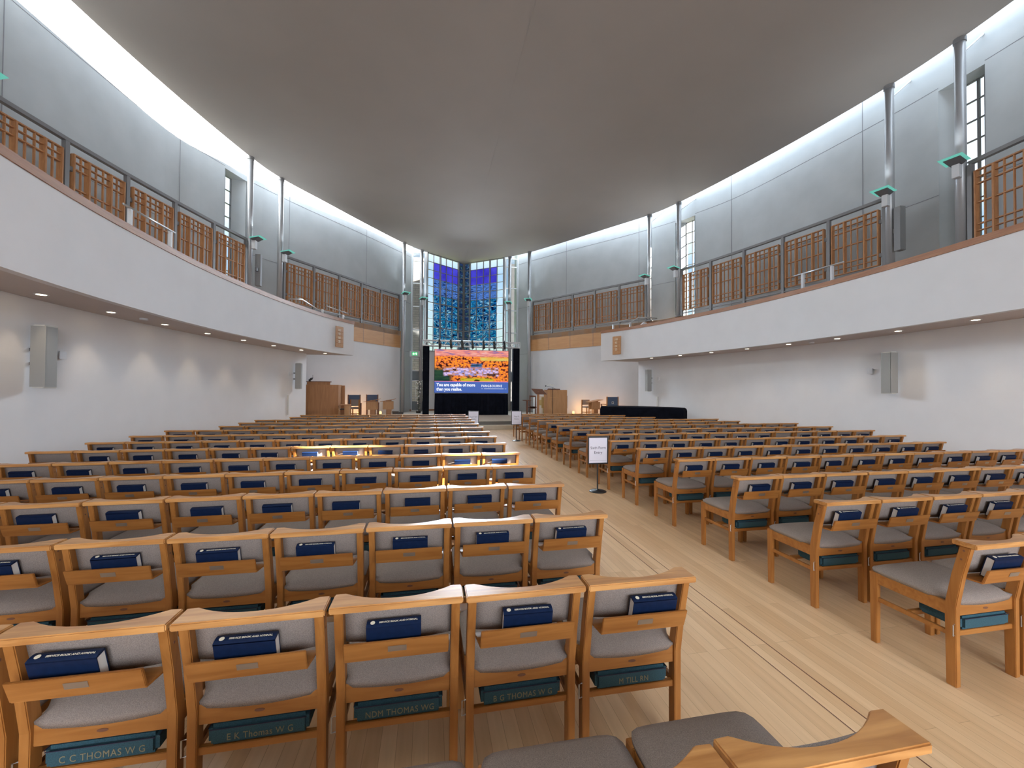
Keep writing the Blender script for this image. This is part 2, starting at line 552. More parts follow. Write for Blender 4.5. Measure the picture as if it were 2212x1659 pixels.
class MB:
    def __init__(self):
        self.v, self.f = [], []

    def add(self, vs, fs):
        n = len(self.v)
        self.v += [tuple(p) for p in vs]
        self.f += [tuple(i + n for i in q) for q in fs]
        return self

    def box(self, x0, x1, y0, y1, z0, z1, M=None):
        vs = [(x, y, z) for z in (z0, z1) for y in (y0, y1) for x in (x0, x1)]
        if M:
            vs = [M @ Vector(p) for p in vs]
        return self.add(vs, [(0, 2, 3, 1), (4, 5, 7, 6), (0, 1, 5, 4), (2, 6, 7, 3), (0, 4, 6, 2), (1, 3, 7, 5)])

    def prism(self, poly, lo, hi, axis='Z', M=None):
        """poly in the two other axes, extruded along axis; X: (y,z)  Y: (x,z)  Z: (x,y)"""
        n = len(poly)
        mk = {'Z': lambda p, h: (p[0], p[1], h), 'X': lambda p, h: (h, p[0], p[1]), 'Y': lambda p, h: (p[0], h, p[1])}[axis]
        vs = [mk(p, lo) for p in poly] + [mk(p, hi) for p in poly]
        if M:
            vs = [M @ Vector(p) for p in vs]
        return self.add(vs, [tuple(range(n - 1, -1, -1)), tuple(range(n, 2 * n))] + [(i, (i + 1) % n, n + (i + 1) % n, n + i) for i in range(n)])

    def hull2(self, a, b):
        """closed solid between two equal quads a and b (each four points)"""
        return self.add(list(a) + list(b), [(3, 2, 1, 0), (4, 5, 6, 7)] + [(i, (i + 1) % 4, 4 + (i + 1) % 4, 4 + i) for i in range(4)])

    def tube(self, pts, r, n=8, cap=True):
        pts = [Vector(p) for p in pts]
        rs = r if isinstance(r, (list, tuple)) else [r] * len(pts)
        vs = []
        for i, p in enumerate(pts):
            d = (pts[min(i + 1, len(pts) - 1)] - pts[max(i - 1, 0)]).normalized()
            a = d.orthogonal().normalized() if abs(d.z) > 0.9 else d.cross(Vector((0, 0, 1))).normalized()
            b = d.cross(a)
            for k in range(n):
                t = 2 * PI * k / n
                vs.append(p + (a * math.cos(t) + b * math.sin(t)) * rs[i])
        fs = [(i * n + k, i * n + (k + 1) % n, (i + 1) * n + (k + 1) % n, (i + 1) * n + k) for i in range(len(pts) - 1) for k in range(n)]
        if cap:
            fs += [tuple(range(n - 1, -1, -1)), tuple(range((len(pts) - 1) * n, len(pts) * n))]
        return self.add(vs, fs)

    def lathe(self, prof, n=24, loc=(0, 0, 0), cap=True):
        vs = []
        for r, z in prof:
            for k in range(n):
                t = 2 * PI * k / n
                vs.append((loc[0] + r * math.cos(t), loc[1] + r * math.sin(t), loc[2] + z))
        m = len(prof)
        fs = [(i * n + k, i * n + (k + 1) % n, (i + 1) * n + (k + 1) % n, (i + 1) * n + k) for i in range(m - 1) for k in range(n)]
        if cap:
            fs += [tuple(range(n - 1, -1, -1)), tuple(range((m - 1) * n, m * n))]
        return self.add(vs, fs)

    def ribbon(self, inner, outer, z0, z1):
        """wall between two plan polylines of equal length"""
        n = len(inner)
        vs = [(*p, z0) for p in inner] + [(*p, z0) for p in outer] + [(*p, z1) for p in inner] + [(*p, z1) for p in outer]
        fs = []
        for i in range(n - 1):
            a, b, c, d = i, i + 1, n + i, n + i + 1
            fs += [(a, 2 * n + a, 2 * n + b, b), (c, d, 2 * n + d, 2 * n + c), (a, b, d, c), (2 * n + a, 2 * n + c, 2 * n + d, 2 * n + b)]
        fs += [(0, n, 3 * n, 2 * n), (n - 1, 3 * n - 1, 4 * n - 1, 2 * n - 1)]
        # second cap winding and indices
        fs[-1] = (n - 1, 3 * n - 1, 4 * n - 1, 2 * n - 1)
        return self.add(vs, fs)

    def build(self, name, mat, parent=None, bevel=0.0, smooth=False, loc=None):
        me = bpy.data.meshes.new(name)
        me.from_pydata([tuple(p) for p in self.v], [], self.f)
        me.validate()
        import bmesh
        bm = bmesh.new()
        bm.from_mesh(me)
        bmesh.ops.recalc_face_normals(bm, faces=bm.faces)
        if bevel:
            bmesh.ops.bevel(bm, geom=[e for e in bm.edges if len(e.link_faces) == 2 and e.calc_face_angle(0) > 0.5], offset=bevel, segments=2, affect='EDGES', clamp_overlap=True)
        bm.to_mesh(me)
        bm.free()
        if smooth:
            for p in me.polygons:
                p.use_smooth = True
        me.materials.append(mat)
        ob = bpy.data.objects.new(name, me)
        COL.objects.link(ob)
        if parent:
            ob.parent = parent
        if loc is not None:
            ob.location = loc
        return ob


def box(name, x0, x1, y0, y1, z0, z1, mat, parent=None, bevel=0.0):
    return MB().box(x0, x1, y0, y1, z0, z1).build(name, mat, parent, bevel)


def tag(o, label=None, cat=None, group=None, kind=None):
    if label:
        o['label'] = label
    if cat:
        o['category'] = cat
    if group:
        o['group'] = group
    if kind:
        o['kind'] = kind
    return o


def thing(name, label, cat, loc=(0, 0, 0), rz=0.0, group=None):
    o = bpy.data.objects.new(name, None)
    o.empty_display_size = 0.1
    COL.objects.link(o)
    o.location = loc
    o.rotation_euler = (0, 0, rz)
    return tag(o, label, cat, group)


def struct(o, label=None):
    o['kind'] = 'structure'
    if label:
        o['label'] = label
    return o


def copy_tree(o, parent=None):
    c = o.copy()
    COL.objects.link(c)
    if parent:
        c.parent = parent
    for ch in list(o.children):
        copy_tree(ch, c)
    return c


def offset(curve, d):
    """offset a plan curve outward (to its right when walking +Y on the +X side)"""
    out = []
    n = len(curve)
    for i, p in enumerate(curve):
        a, b = curve[max(i - 1, 0)], curve[min(i + 1, n - 1)]
        t = Vector((b[0] - a[0], b[1] - a[1])).normalized()
        out.append((p[0] + t.y * d, p[1] - t.x * d))
    return out


def side(curve, s):
    return [(p[0] * s, p[1]) for p in curve]


def text_mesh(name, body, size, mat, parent, M, extrude=0.0006, align='LEFT', spacing=1.0, xs=1.0, bold=0.0, shear=0.0):
    cu = bpy.data.curves.new(name, 'FONT')
    cu.body = body
    cu.size = size
    cu.extrude = extrude
    cu.align_x = align
    cu.space_character = spacing
    cu.offset = bold
    cu.shear = shear
    cu.resolution_u = 3
    tmp = bpy.data.objects.new(name + '_tmp', cu)
    COL.objects.link(tmp)
    dg = bpy.context.evaluated_depsgraph_get()
    me = bpy.data.meshes.new_from_object(tmp.evaluated_get(dg))
    bpy.data.objects.remove(tmp)
    bpy.data.curves.remove(cu)
    me.name = name
    me.materials.clear()
    me.materials.append(mat)
    if xs != 1.0:
        me.transform(Matrix.Diagonal((xs, 1, 1, 1)))
    me.transform(M)
    ob = bpy.data.objects.new(name, me)
    COL.objects.link(ob)
    ob.parent = parent
    return ob


def frame_M(origin, right, up):
    r = Vector(right).normalized()
    u = Vector(up).normalized()
    n = r.cross(u)
    m = Matrix((r, u, n)).transposed().to_4x4()
    m.translation = Vector(origin)
    return m


# ------------------------------------------------------------------ the room
ZC = 9.9            # roof soffit
ZG = 4.88           # gallery floor
ZW = 10.92          # top of outer walls
ZS = 0.34           # stage
SN = {-1: 'left', 1: 'right'}

mb = MB()
poly = [(x, y) for x, y in side(offset(NAVE_C, 0.02), 1)] + [(-x, y) for x, y in offset(NAVE_C, 0.02)][::-1]
y_f0, y_f1 = -12.0, 27.5
struct(box('floor', -11.2, 11.2, y_f0, y_f1, -0.2, 0.0, FLOOR), 'pale maple strip floor of the hall and its aisle')

# floor hatch joints along the aisle
for i, (x, yy0, yy1) in enumerate(((-0.135, 0.2, 16.7), (0.004, 0.6, 9.2))):
    struct(box('trim_%d' % (i + 1), x - 0.003, x + 0.003, yy0, yy1, 0.0, 0.0008, DARKW), 'thin dark joint line running down the aisle floor')

# roof slab: pointed plan, flat underside
right_edge = EDGE_C + [(0.0, 27.1)]
right_edge = [(0.0, 2 * YC - 27.1)] + right_edge
slab = right_edge + [(-x, y) for x, y in right_edge[::-1][1:-1]]
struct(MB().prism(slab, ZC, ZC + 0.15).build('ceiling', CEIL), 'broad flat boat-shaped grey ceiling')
struct(box('trim_3', -0.008, 0.008, -10, 26.9, ZC - 0.004, ZC + 0.01, CEIL), 'faint crease down the middle of the ceiling')

nW = 0
nT = 3
WIN_Y = (-0.08, 7.72, 16.66)
WIN_H = 0.46
for s in (-1, 1):
    nm = SN[s]
    # outer concrete wall, with three tall slits
    mb = MB()
    cuts = [WALL_C[0][1]]
    for yc in WIN_Y:
        cuts += [yc - WIN_H, yc + WIN_H]
    cuts.append(WALL_C[-1][1])
    for i in range(0, len(cuts), 2):
        c = sub(WALL_C, cuts[i], cuts[i + 1])
        mb.ribbon(side(c, s), side(offset(c, 0.5), s), 0, ZW)
    for yc in WIN_Y:
        c = sub(WALL_C, yc - WIN_H, yc + WIN_H)
        mb.ribbon(side(c, s), side(offset(c, 0.5), s), 0, 4.95)
        mb.ribbon(side(c, s), side(offset(c, 0.5), s), 9.42, ZW)
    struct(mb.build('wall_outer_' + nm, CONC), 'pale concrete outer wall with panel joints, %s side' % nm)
    # joints
    mb = MB()
    for z in (9.5, 6.72, 3.85):
        for i in range(0, len(cuts), 2):
            c = sub(WALL_C, cuts[i], cuts[i + 1])
            mb.ribbon(side(offset(c, -0.004), s), side(offset(c, 0.01), s), z - 0.007, z + 0.007)
    for y in (10.0, 14.7, 18.7, 22.15, 5.6):
        x = xat(WALL_C, y)
        mb.box(min(s * (x - 0.006), s * (x + 0.02)), max(s * (x - 0.006), s * (x + 0.02)), y - 0.008, y + 0.008, 0.4, ZW)
    nT += 1
    struct(mb.build('trim_%d' % nT, JOINT), 'dark joints between the concrete panels, %s wall' % nm)
    # slit windows
    for yc in WIN_Y:
        nW += 1
        x = xat(WALL_C, yc)
        a = Vector((xat(WALL_C, yc - 0.2), yc - 0.2))
        b = Vector((xat(WALL_C, yc + 0.2), yc + 0.2))
        d = (b - a).normalized()
        nrm = Vector((d.y, -d.x))
        ctr = Vector((x, yc)) + nrm * 0.44
        fr = MB()
        def P(u, v=0.0):
            q = ctr + d * u + nrm * v
            return (q.x * s, q.y)
        for u in (-0.22, -0.08, 0.22):
            fr.add([(*P(u - 0.02, -0.03), 4.95), (*P(u + 0.02, -0.03), 4.95), (*P(u + 0.02, 0.03), 4.95), (*P(u - 0.02, 0.03), 4.95),
                    (*P(u - 0.02, -0.03), 9.42), (*P(u + 0.02, -0.03), 9.42), (*P(u + 0.02, 0.03), 9.42), (*P(u - 0.02, 0.03), 9.42)],
                   [(0, 1, 2, 3), (4, 7, 6, 5), (0, 4, 5, 1), (1, 5, 6, 2), (2, 6, 7, 3), (3, 7, 4, 0)])
        z = 4.97
        while z < 9.45:
            fr.add([(*P(-0.22, -0.025), z - 0.012), (*P(0.22, -0.025), z - 0.012), (*P(0.22, 0.025), z - 0.012), (*P(-0.22, 0.025), z - 0.012),
                    (*P(-0.22, -0.025), z + 0.012), (*P(0.22, -0.025), z + 0.012), (*P(0.22, 0.025), z + 0.012), (*P(-0.22, 0.025), z + 0.012)],
                   [(0, 1, 2, 3), (4, 7, 6, 5), (0, 4, 5, 1), (1, 5, 6, 2), (2, 6, 7, 3), (3, 7, 4, 0)])
            z += 0.494
        jb = MB()
        for e in (-1, 1):
            q = [P(e * 0.462, -0.438), P(e * 0.225, -0.03), P(e * 0.225, 0.055), P(e * 0.48, 0.055)]
            jb.hull2([(*k_, 4.95) for k_ in q], [(*k_, 9.42) for k_ in q])
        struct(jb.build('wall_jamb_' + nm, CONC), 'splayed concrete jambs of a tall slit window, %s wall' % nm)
        fo = struct(fr.build('window_%d' % nW, GREYM), 'tall slit window in the %s concrete wall' % nm)
        MB().add([(*P(-0.22), 4.95), (*P(0.22), 4.95), (*P(0.22), 9.42), (*P(-0.22), 9.42)], [(0, 1, 2, 3)]).build('pane', PANE, fo)
    # gallery walk between column line and outer wall, and the raked balcony below it
    c = sub(EDGE_C, -7.6, 23.8)
    ys = [p[1] for p in c]
    outer = [(xat(WALL_C, y) if WALL_C[0][1] <= y <= WALL_C[-1][1] else p[0] + 0.9, y) for p, y in zip(c, ys)]
    struct(MB().ribbon(side(c, s), side(outer, s), ZG - 0.25, ZG).build('floor_gallery_' + nm, GALW), 'upper gallery floor, %s side' % nm)
    yb = 16.2
    ye = 2 * YC - yb
    c = sub(FASC_C, ye, 16.3)
    # soffit of the balcony
    n_in = side(offset(c, 0.12), s)
    e_out = [(min(xat(EDGE_C, p[1]), xat(EDGE_C, p[1])) * s, p[1]) for p in c]
    struct(MB().ribbon(n_in, e_out, 2.88, 3.02).build('ceiling_balcony_' + nm, SOFF), 'flat plaster soffit under the %s balcony' % nm)
    for k, (f0, f1, zz) in enumerate(((0.04, 0.36, 3.35), (0.36, 0.70, 3.85), (0.70, 1.0, 4.36))):
        a = [((FP[0] * (1 - f0) + xat(EDGE_C, FP[1]) * f0) * s, FP[1]) for FP in c]
        b = [((FP[0] * (1 - f1) + xat(EDGE_C, FP[1]) * f1) * s, FP[1]) for FP in c]
        struct(MB().ribbon(a, b, 3.02, zz).build('floor_balcony_%s' % nm, GALW), 'stepped floor of the %s balcony' % nm)
    # fascia
    struct(MB().ribbon(side(c, s), side(offset(c, 0.12), s), 2.88, 4.04).build('wall_fascia_' + nm, WHITE), 'smooth white curved balcony front, %s side' % nm)
    nT += 1
    struct(MB().ribbon(side(offset(c, -0.02), s), side(offset(c, 0.16), s), 4.04, 4.15).build('trim_%d' % nT, TRIMW), 'reddish oak capping on the %s balcony front' % nm)
    # lower nave wall
    c = sub(NAVE_C, 2 * YC - 16.0, 16.0)
    struct(MB().ribbon(side(c, s), side(offset(c, 0.2), s), 0, 2.88).build('wall_' + nm, WHITE), 'white lower wall under the %s balcony' % nm)
    # stage wall on the column line
    c = sub(EDGE_C, 16.1, 23.85)
    struct(MB().ribbon(side(offset(c, 0.03), s), side(offset(c, 0.2), s), 0, 3.95).build('wall_stage_' + nm, WHITE), 'white curved wall beside the stage, %s side' % nm)
    c2 = sub(EDGE_C, 2 * YC - 23.85, 2 * YC - 16.1)
    struct(MB().ribbon(side(offset(c2, 0.03), s), side(offset(c2, 0.2), s), 0, 3.95).build('wall_rear_' + nm, WHITE), 'white curved wall at the rear, %s side' % nm)
    nT += 1
    struct(MB().ribbon(side(c, s), side(offset(c, 0.16), s), 3.95, ZG + 0.01).build('trim_%d' % nT, PANW), 'honey oak gallery band beside the stage, %s side' % nm)
    mj = MB()
    for y in (17.6, 18.95, 20.25, 21.5, 22.75):
        x = xat(EDGE_C, y)
        mj.box(min(s * (x - 0.004), s * (x + 0.05)), max(s * (x - 0.004), s * (x + 0.05)), y - 0.008, y + 0.008, 3.95, ZG)
    nT += 1
    struct(mj.build('trim_%d' % nT, JOINT), 'thin joints in the %s oak gallery band' % nm)
    struct(MB().ribbon(side(c2, s), side(offset(c2, 0.16), s), 3.95, ZG + 0.01).build('trim_rear_%s' % nm, PANW), 'oak gallery band at the rear, %s side' % nm)
    # roof glass ring
    c = sub(WALL_C, 2 * YC - 24.6, 24.6)
    gi = [(xat(EDGE_C, p[1]), p[1]) for p in c]
    n = len(c)
    vs = [(x * s, y, ZC + 0.13) for x, y in gi] + [(x * s, y, ZW) for x, y in c]
    struct(MB().add(vs, [(i, i + 1, n + i + 1, n + i) for i in range(n - 1)]).build('window_roof_' + nm, SKYG), 'strip of roof glass between ceiling edge and %s wall' % nm)
    # thin shelf where the wall meets the end glazing
    pier = MB()
    pier.box(min(3.2 * s, 3.75 * s), max(3.2 * s, 3.75 * s), 25.2, 25.7, 0, ZW)
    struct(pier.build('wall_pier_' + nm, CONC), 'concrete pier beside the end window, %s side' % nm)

# end walls behind and over: low wall under the bow window
bow = [(-2.36, 25.25), (0.0, 27.05), (2.36, 25.25)]


def bow_pt(s, u, d=0.0):
    """u 0..6 bays from the outer edge to the apex; d offset outwards"""
    p = Vector((2.36 * s, 25.25))
    q = Vector((0, 27.05))
    r = p + (q - p) * (u / 6.0)
    nrm = Vector((s * 1.8, 2.36)).normalized()
    return r + nrm * d


struct(MB().ribbon([(-2.36, 25.25), (0, 27.05), (2.36, 25.25)], [(-2.36, 25.45), (0, 27.28), (2.36, 25.45)], 0, 4.0).build('wall_end', WHITE), 'white low wall under the stained window')

wroot = struct(MB().box(-0.001, 0.001, 27.0, 27.002, 4.0, 4.002).build('window_7', GREYM), 'tall V-shaped stained glass end window')
fr = MB()
heavy = MB()
for s in (-1, 1):
    for u in range(7):
        r_ = 0.035 if u in (0, 2, 5, 6) else 0.016
        c = bow_pt(s, u)
        tvec = Vector((-2.36 * s, 1.8)).normalized()
        nv = Vector((s * 1.8, 2.36)).normalized()
        dpt = 0.09 if r_ > 0.03 else 0.04
        q = [c + tvec * a + nv * b for a, b in ((-r_, -dpt), (r_, -dpt), (r_, 0.03), (-r_, 0.03))]
        fr.hull2([(p.x, p.y, 4.0) for p in q], [(p.x, p.y, ZC) for p in q])
    for k in range(13):
        z = ZC - 0.02 - 0.494 * k
        h = 0.03 if k in (0, 6, 9) else 0.014
        a, b = bow_pt(s, 0, -0.04), bow_pt(s, 6, -0.04)
        a2, b2 = bow_pt(s, 0, 0.02), bow_pt(s, 6, 0.02)
        q = [(a.x, a.y), (b.x, b.y), (b2.x, b2.y), (a2.x, a2.y)]
        fr.hull2([(x, y, z - h) for x, y in q], [(x, y, z + h) for x, y in q])
fr.build('glazing_bars', GREYM, wroot)
zones = {'clear': (MB(), PANE), 'violet': (MB(), VIOLET), 'high': (MB(), SEAHI), 'low': (MB(), SEALO), 'apex': (MB(), APEXG)}
for s in (-1, 1):
    for u in range(6):
        for k in range(12):
            z1 = ZC - 0.02 - 0.494 * k
            z0 = max(4.0, z1 - 0.494)
            if u == 0 or k >= 11 and u < 5:
                zn = 'clear'
            elif u == 5:
                zn = 'apex'
            elif k == 0:
                zn = 'clear'
            elif k in (1, 2):
                zn = 'violet'
            elif k in (3, 4):
                zn = 'high'
            else:
                zn = 'low'
            a, b = bow_pt(s, u), bow_pt(s, u + 1)
            zones[zn][0].add([(a.x, a.y, z0), (b.x, b.y, z0), (b.x, b.y, z1), (a.x, a.y, z1)], [(0, 1, 2, 3)])
for zn, (m_, mat_) in zones.items():
    m_.build({'clear': 'clear_panes', 'violet': 'violet_panes', 'high': 'sky_blue_panes', 'low': 'sea_panes', 'apex': 'apex_panes'}[zn], mat_, wroot)
# the small white sail in the sea panes
sail = MB()
for (u0, z0, u1, z1, u2, z2) in ((3.9, 7.05, 4.35, 6.75, 3.95, 6.3), (3.2, 6.4, 4.0, 6.35, 3.5, 5.6), (3.0, 5.7, 3.5, 5.5, 3.1, 5.2)):
    pts = []
    for u, z in ((u0, z0), (u1, z1), (u2, z2)):
        p = bow_pt(-1, u, -0.012)
        pts.append((p.x, p.y, z))
    sail.add(pts, [(0, 1, 2)])
sail.build('painted_sail', glassy('pale_glass', (0.75, 0.85, 0.95)), wroot)

# side glazing between the concrete and the bow window, with doors below
for i, s in enumerate((-1, 1)):
    g = MB()
    x0, x1, yy = 2.46, 3.2, 25.32
    for x in (x0, x1):
        g.box(s * x - 0.04, s * x + 0.04, yy - 0.05, yy + 0.05, ZS, ZC)
    for z in (ZS + 0.02, 2.15, 2.75, 3.5, 5.2, 6.6, 8.0, 9.35, ZC - 0.03):
        g.box(min(s * x0, s * x1), max(s * x0, s * x1), yy - 0.04, yy + 0.04, z - 0.03, z + 0.03)
    for z in (1.15, 1.65):
        g.box(min(s * x0, s * x1), max(s * x0, s * x1), yy - 0.02, yy + 0.02, z - 0.012, z + 0.012)
    g.box(s * 2.95 - 0.012, s * 2.95 + 0.012, yy - 0.02, yy + 0.02, 0.9, 2.1)
    root = struct(g.build('window_%d' % (8 + i), WHITEM), 'narrow side glazing beside the stained window, %s side' % SN[s])
    MB().add([(s * x0, yy, 3.5), (s * x1, yy, 3.5), (s * x1, yy, ZC), (s * x0, yy, ZC)], [(0, 1, 2, 3)]).build('pane', SIDEG, root)
    MB().add([(s * x0, yy, 0.9), (s * x1, yy, 0.9), (s * x1, yy, 2.15), (s * x0, yy, 2.15)], [(0, 1, 2, 3)]).build('lower_pane', PANE, root)
    MB().add([(s * x0, yy, 2.75), (s * x1, yy, 2.75), (s * x1, yy, 3.5), (s * x0, yy, 3.5)], [(0, 1, 2, 3)]).build('middle_pane', PANE, root)
    m_ = MB()
    m_.box(min(s * x0, s * x1), max(s * x0, s * x1), yy - 0.015, yy + 0.015, ZS, 0.92)
    m_.box(min(s * x0, s * x1), max(s * x0, s * x1), yy - 0.015, yy + 0.015, 2.15, 2.75)
    m_.build('grey_panel', DOORG, root)
    # court walls outside: brick left, right one coloured dark in place of shade
    tag(box('brick_wall', min(s * (2.6 if s < 0 else 3.3), s * 7.0), max(s * (2.6 if s < 0 else 3.3), s * 7.0), 28.6, 28.9, 0, 10.6, BRICK if s < 0 else SHADEWALL), '%s wall seen outside through the %s side glazing' % ('buff brick' if s < 0 else 'dark slate', SN[s]), 'wall')
    # rear walls
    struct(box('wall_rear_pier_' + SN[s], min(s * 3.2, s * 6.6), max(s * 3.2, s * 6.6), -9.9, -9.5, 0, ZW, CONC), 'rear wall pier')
struct(MB().ribbon(sub(WALL_C, 19.0, 25.3), offset(sub(WALL_C, 19.0, 25.3), 0.5), ZW, 13.1).box(3.3, 5.0, 25.7, 26.6, 0, 13.1).build('wall_shading_right', CONC), 'unseen parapet and buttress added on the right wall to block sun')  # unseen raised wall and buttress, added to shade the left brick wall
struct(box('floor_outside', -40, 40, 27.6, 80, -0.6, -0.3, plain('grass', (0.12, 0.17, 0.07), 0.9, noise=0.3, scale=2)), 'grass outside the end window')
struct(box('wall_back', -3.3, 3.3, -10.2, -9.9, 0, ZW, WHITE), 'rear wall behind the camera')

# stage
st = MB()
pts = sub(EDGE_C, 17.05, 25.25)
polyg = [(x + 0.05, y) for x, y in pts] + [(0, 27.05)] + [(-x - 0.05, y) for x, y in pts[::-1]]
struct(MB().prism(polyg, 0.0, ZS).build('floor_stage', STONE), 'pale raised stage floor')
e_ = xat(EDGE_C, 16.7) - 0.05
struct(box('floor_step', -e_, e_, 16.72, 17.06, 0.0, 0.17, STONE), 'lower step up to the stage')
nT += 1
struct(MB().box(-e_, e_, 16.74, 16.76, 0.0, 0.145).box(-e_ + 0.1, e_ - 0.1, 17.035, 17.049, 0.17, 0.31).build('trim_%d' % nT, RISER), 'dark risers of the stage steps')

# ------------------------------------------------------------------ columns with uplights
col_pos = [(3, 'near'), ]
COLS = [(-9.93, 8.60), (-8.50, 16.2), (-7.95, 17.6), (-3.72, 23.85), (-2.67, 24.95),
        (9.93, 7.28), (9.93, 8.79), (8.50, 16.17), (7.92, 17.6), (3.75, 23.85), (2.67, 24.95),
        (-9.93, 7.28), (8.50, -0.1), (-8.50, -0.1)]
CN = {0: 'nearest on the left gallery rail', 1: 'at the far end of the nearer left lattice', 2: 'at the near end of the farther left lattice',
      3: 'where the left stage wall ends', 4: 'left of the stained window', 5: 'by the brightest right slit window', 6: 'left of the brightest right slit window',
      7: 'by the smaller right slit window', 8: 'left of the smaller right slit window', 9: 'where the right stage wall ends', 10: 'right of the stained window',
      11: 'behind the left gallery rail, nearest camera', 12: 'rear right', 13: 'rear left'}
for i, (x, y) in enumerate(COLS):
    z0 = ZG if abs(x) > 4 else ZS
    if i in (3, 9):
        x, y = x * 0.97, y - 0.04
    s = 1 if x > 0 else -1
    t = thing('column', 'slim round grey steel column ' + CN[i], 'column', (x, y, z0), 0, 'columns along the ceiling edge')
    MB().lathe([(0.10, 0), (0.10, ZC - z0)], 20).build('shaft', COLM, t, smooth=False)
    for p in t.children[0].data.polygons:
        p.use_smooth = len(p.vertices) == 4
    MB().lathe([(0.115, ZC - z0 - 0.1), (0.115, ZC - z0 - 0.001)], 20).build('collar', GREYM, t)
    if abs(x) > 4:
        MB().lathe([(0.16, 0.001), (0.16, 0.03)], 20).build('base_plate', GREYM, t)
    xw = xat(WALL_C, y) if y < 25.3 else 3
    if i not in (4, 10, 3, 9):
        dx = (xw - abs(x)) * s
        MB().tube([(0.08 * s, 0, ZC - z0 - 0.32), (dx, 0, ZC - z0 + 0.25)], 0.022).build('strut', WHITEM, t)
    # uplight towards the hall
    ax = Vector((-x * 0.55, (8.0 - y) * 0.0 + (-1.0), 0)).normalized() if abs(x) > 4 else Vector((0.5 * s * -1, -1, 0)).normalized()
    rz = math.atan2(ax.y, ax.x)
    u = thing('uplight', 'square aqua-glass uplight on the column ' + CN[i], 'lamp', (x, y, 6.93), rz, 'uplights on the columns')
    box('bracket', 0.115, 0.25, -0.065, 0.065, -0.34, -0.03, WHITEM, u, 0.004)
    hs = MB()
    hs.add([(0.16, -0.10, -0.05), (0.28, -0.10, -0.04), (0.28, 0.10, -0.04), (0.16, 0.10, -0.05), (0.12, -0.15, 0.01), (0.42, -0.15, 0.06), (0.42, 0.15, 0.06), (0.12, 0.15, 0.01)],
           [(3, 2, 1, 0), (4, 5, 6, 7), (0, 1, 5, 4), (1, 2, 6, 5), (2, 3, 7, 6), (3, 0, 4, 7)])
    hs.build('housing', BRACK, u)
    gl = MB()
    gl.add([(0.115, -0.21, 0.014), (0.50, -0.21, 0.078), (0.50, 0.21, 0.078), (0.115, 0.21, 0.014), (0.115, -0.21, 0.024), (0.50, -0.21, 0.088), (0.50, 0.21, 0.088), (0.115, 0.21, 0.024)],
           [(3, 2, 1, 0), (4, 5, 6, 7), (0, 1, 5, 4), (1, 2, 6, 5), (2, 3, 7, 6), (3, 0, 4, 7)])
    gl.build('glass_plate', AQUA, u)
    if i < 12:
        sp = bpy.data.lights.new('uplight_beam', 'SPOT')
        sp.energy = 60
        sp.spot_size = 2.7
        sp.spot_blend = 0.8
        sp.shadow_soft_size = 0.05
        sp.color = (0.85, 0.95, 1.0)
        so = bpy.data.objects.new('uplight_beam', sp)
        COL.objects.link(so)
        so.location = (x + ax.x * 0.34, y + ax.y * 0.34, 7.16)
        so.rotation_euler = (Vector((-0.5 * s, 0, 1))).to_track_quat('-Z', 'Y').to_euler()
for i, (x, y, lb) in enumerate(((-8.30, 16.42, 'left gallery lattice'), (9.92, 8.47, 'right gallery lattice'))):
    t = thing('column_speaker', 'tall slim grey loudspeaker on the column at the end of the %s' % lb, 'loudspeaker', (x + 0.0, y, 5.35), 0.0, 'gallery column speakers')
    box('body', -0.09, 0.09, 0.0, 0.16, 0, 1.15, GREYM, t, 0.006)
    box('bracket', -0.03, 0.03, 0.16 if i else -0.16, 0.22 if i else 0.0, 0.5, 0.62, BRACK, t)


# ------------------------------------------------------------------ gallery rails with oak lattice panels
def lattice(parent, x0, x1, z0, z1, dep):
    m = MB()
    n0 = len(m.v)
    wv = x1 - x0
    hz = z1 - z0
    for fx, wd, dp in ((0, 0.028, 1), (0.15, 0.02, 0.35), (0.28, 0.034, 1), (0.44, 0.02, 0.35), (0.58, 0.02, 0.35), (0.72, 0.034, 1), (0.87, 0.02, 0.35), (1, 0.028, 1)):
        c = x0 + wv * fx
        m.box(c - wd / 2, c + wd / 2, -dep / 2 * dp, dep / 2 * dp, z0, z1)
    for fz, wd in ((0, 0.028), (0.10, 0.018), (0.20, 0.024), (0.52, 0.024), (0.80, 0.024), (0.90, 0.018), (1, 0.028)):
        c = z0 + hz * fz
        m.box(x0, x1, -dep / 2 * 0.6, dep / 2 * 0.6, c - wd / 2, c + wd / 2)
    return m.build('lattice', LATT, parent)


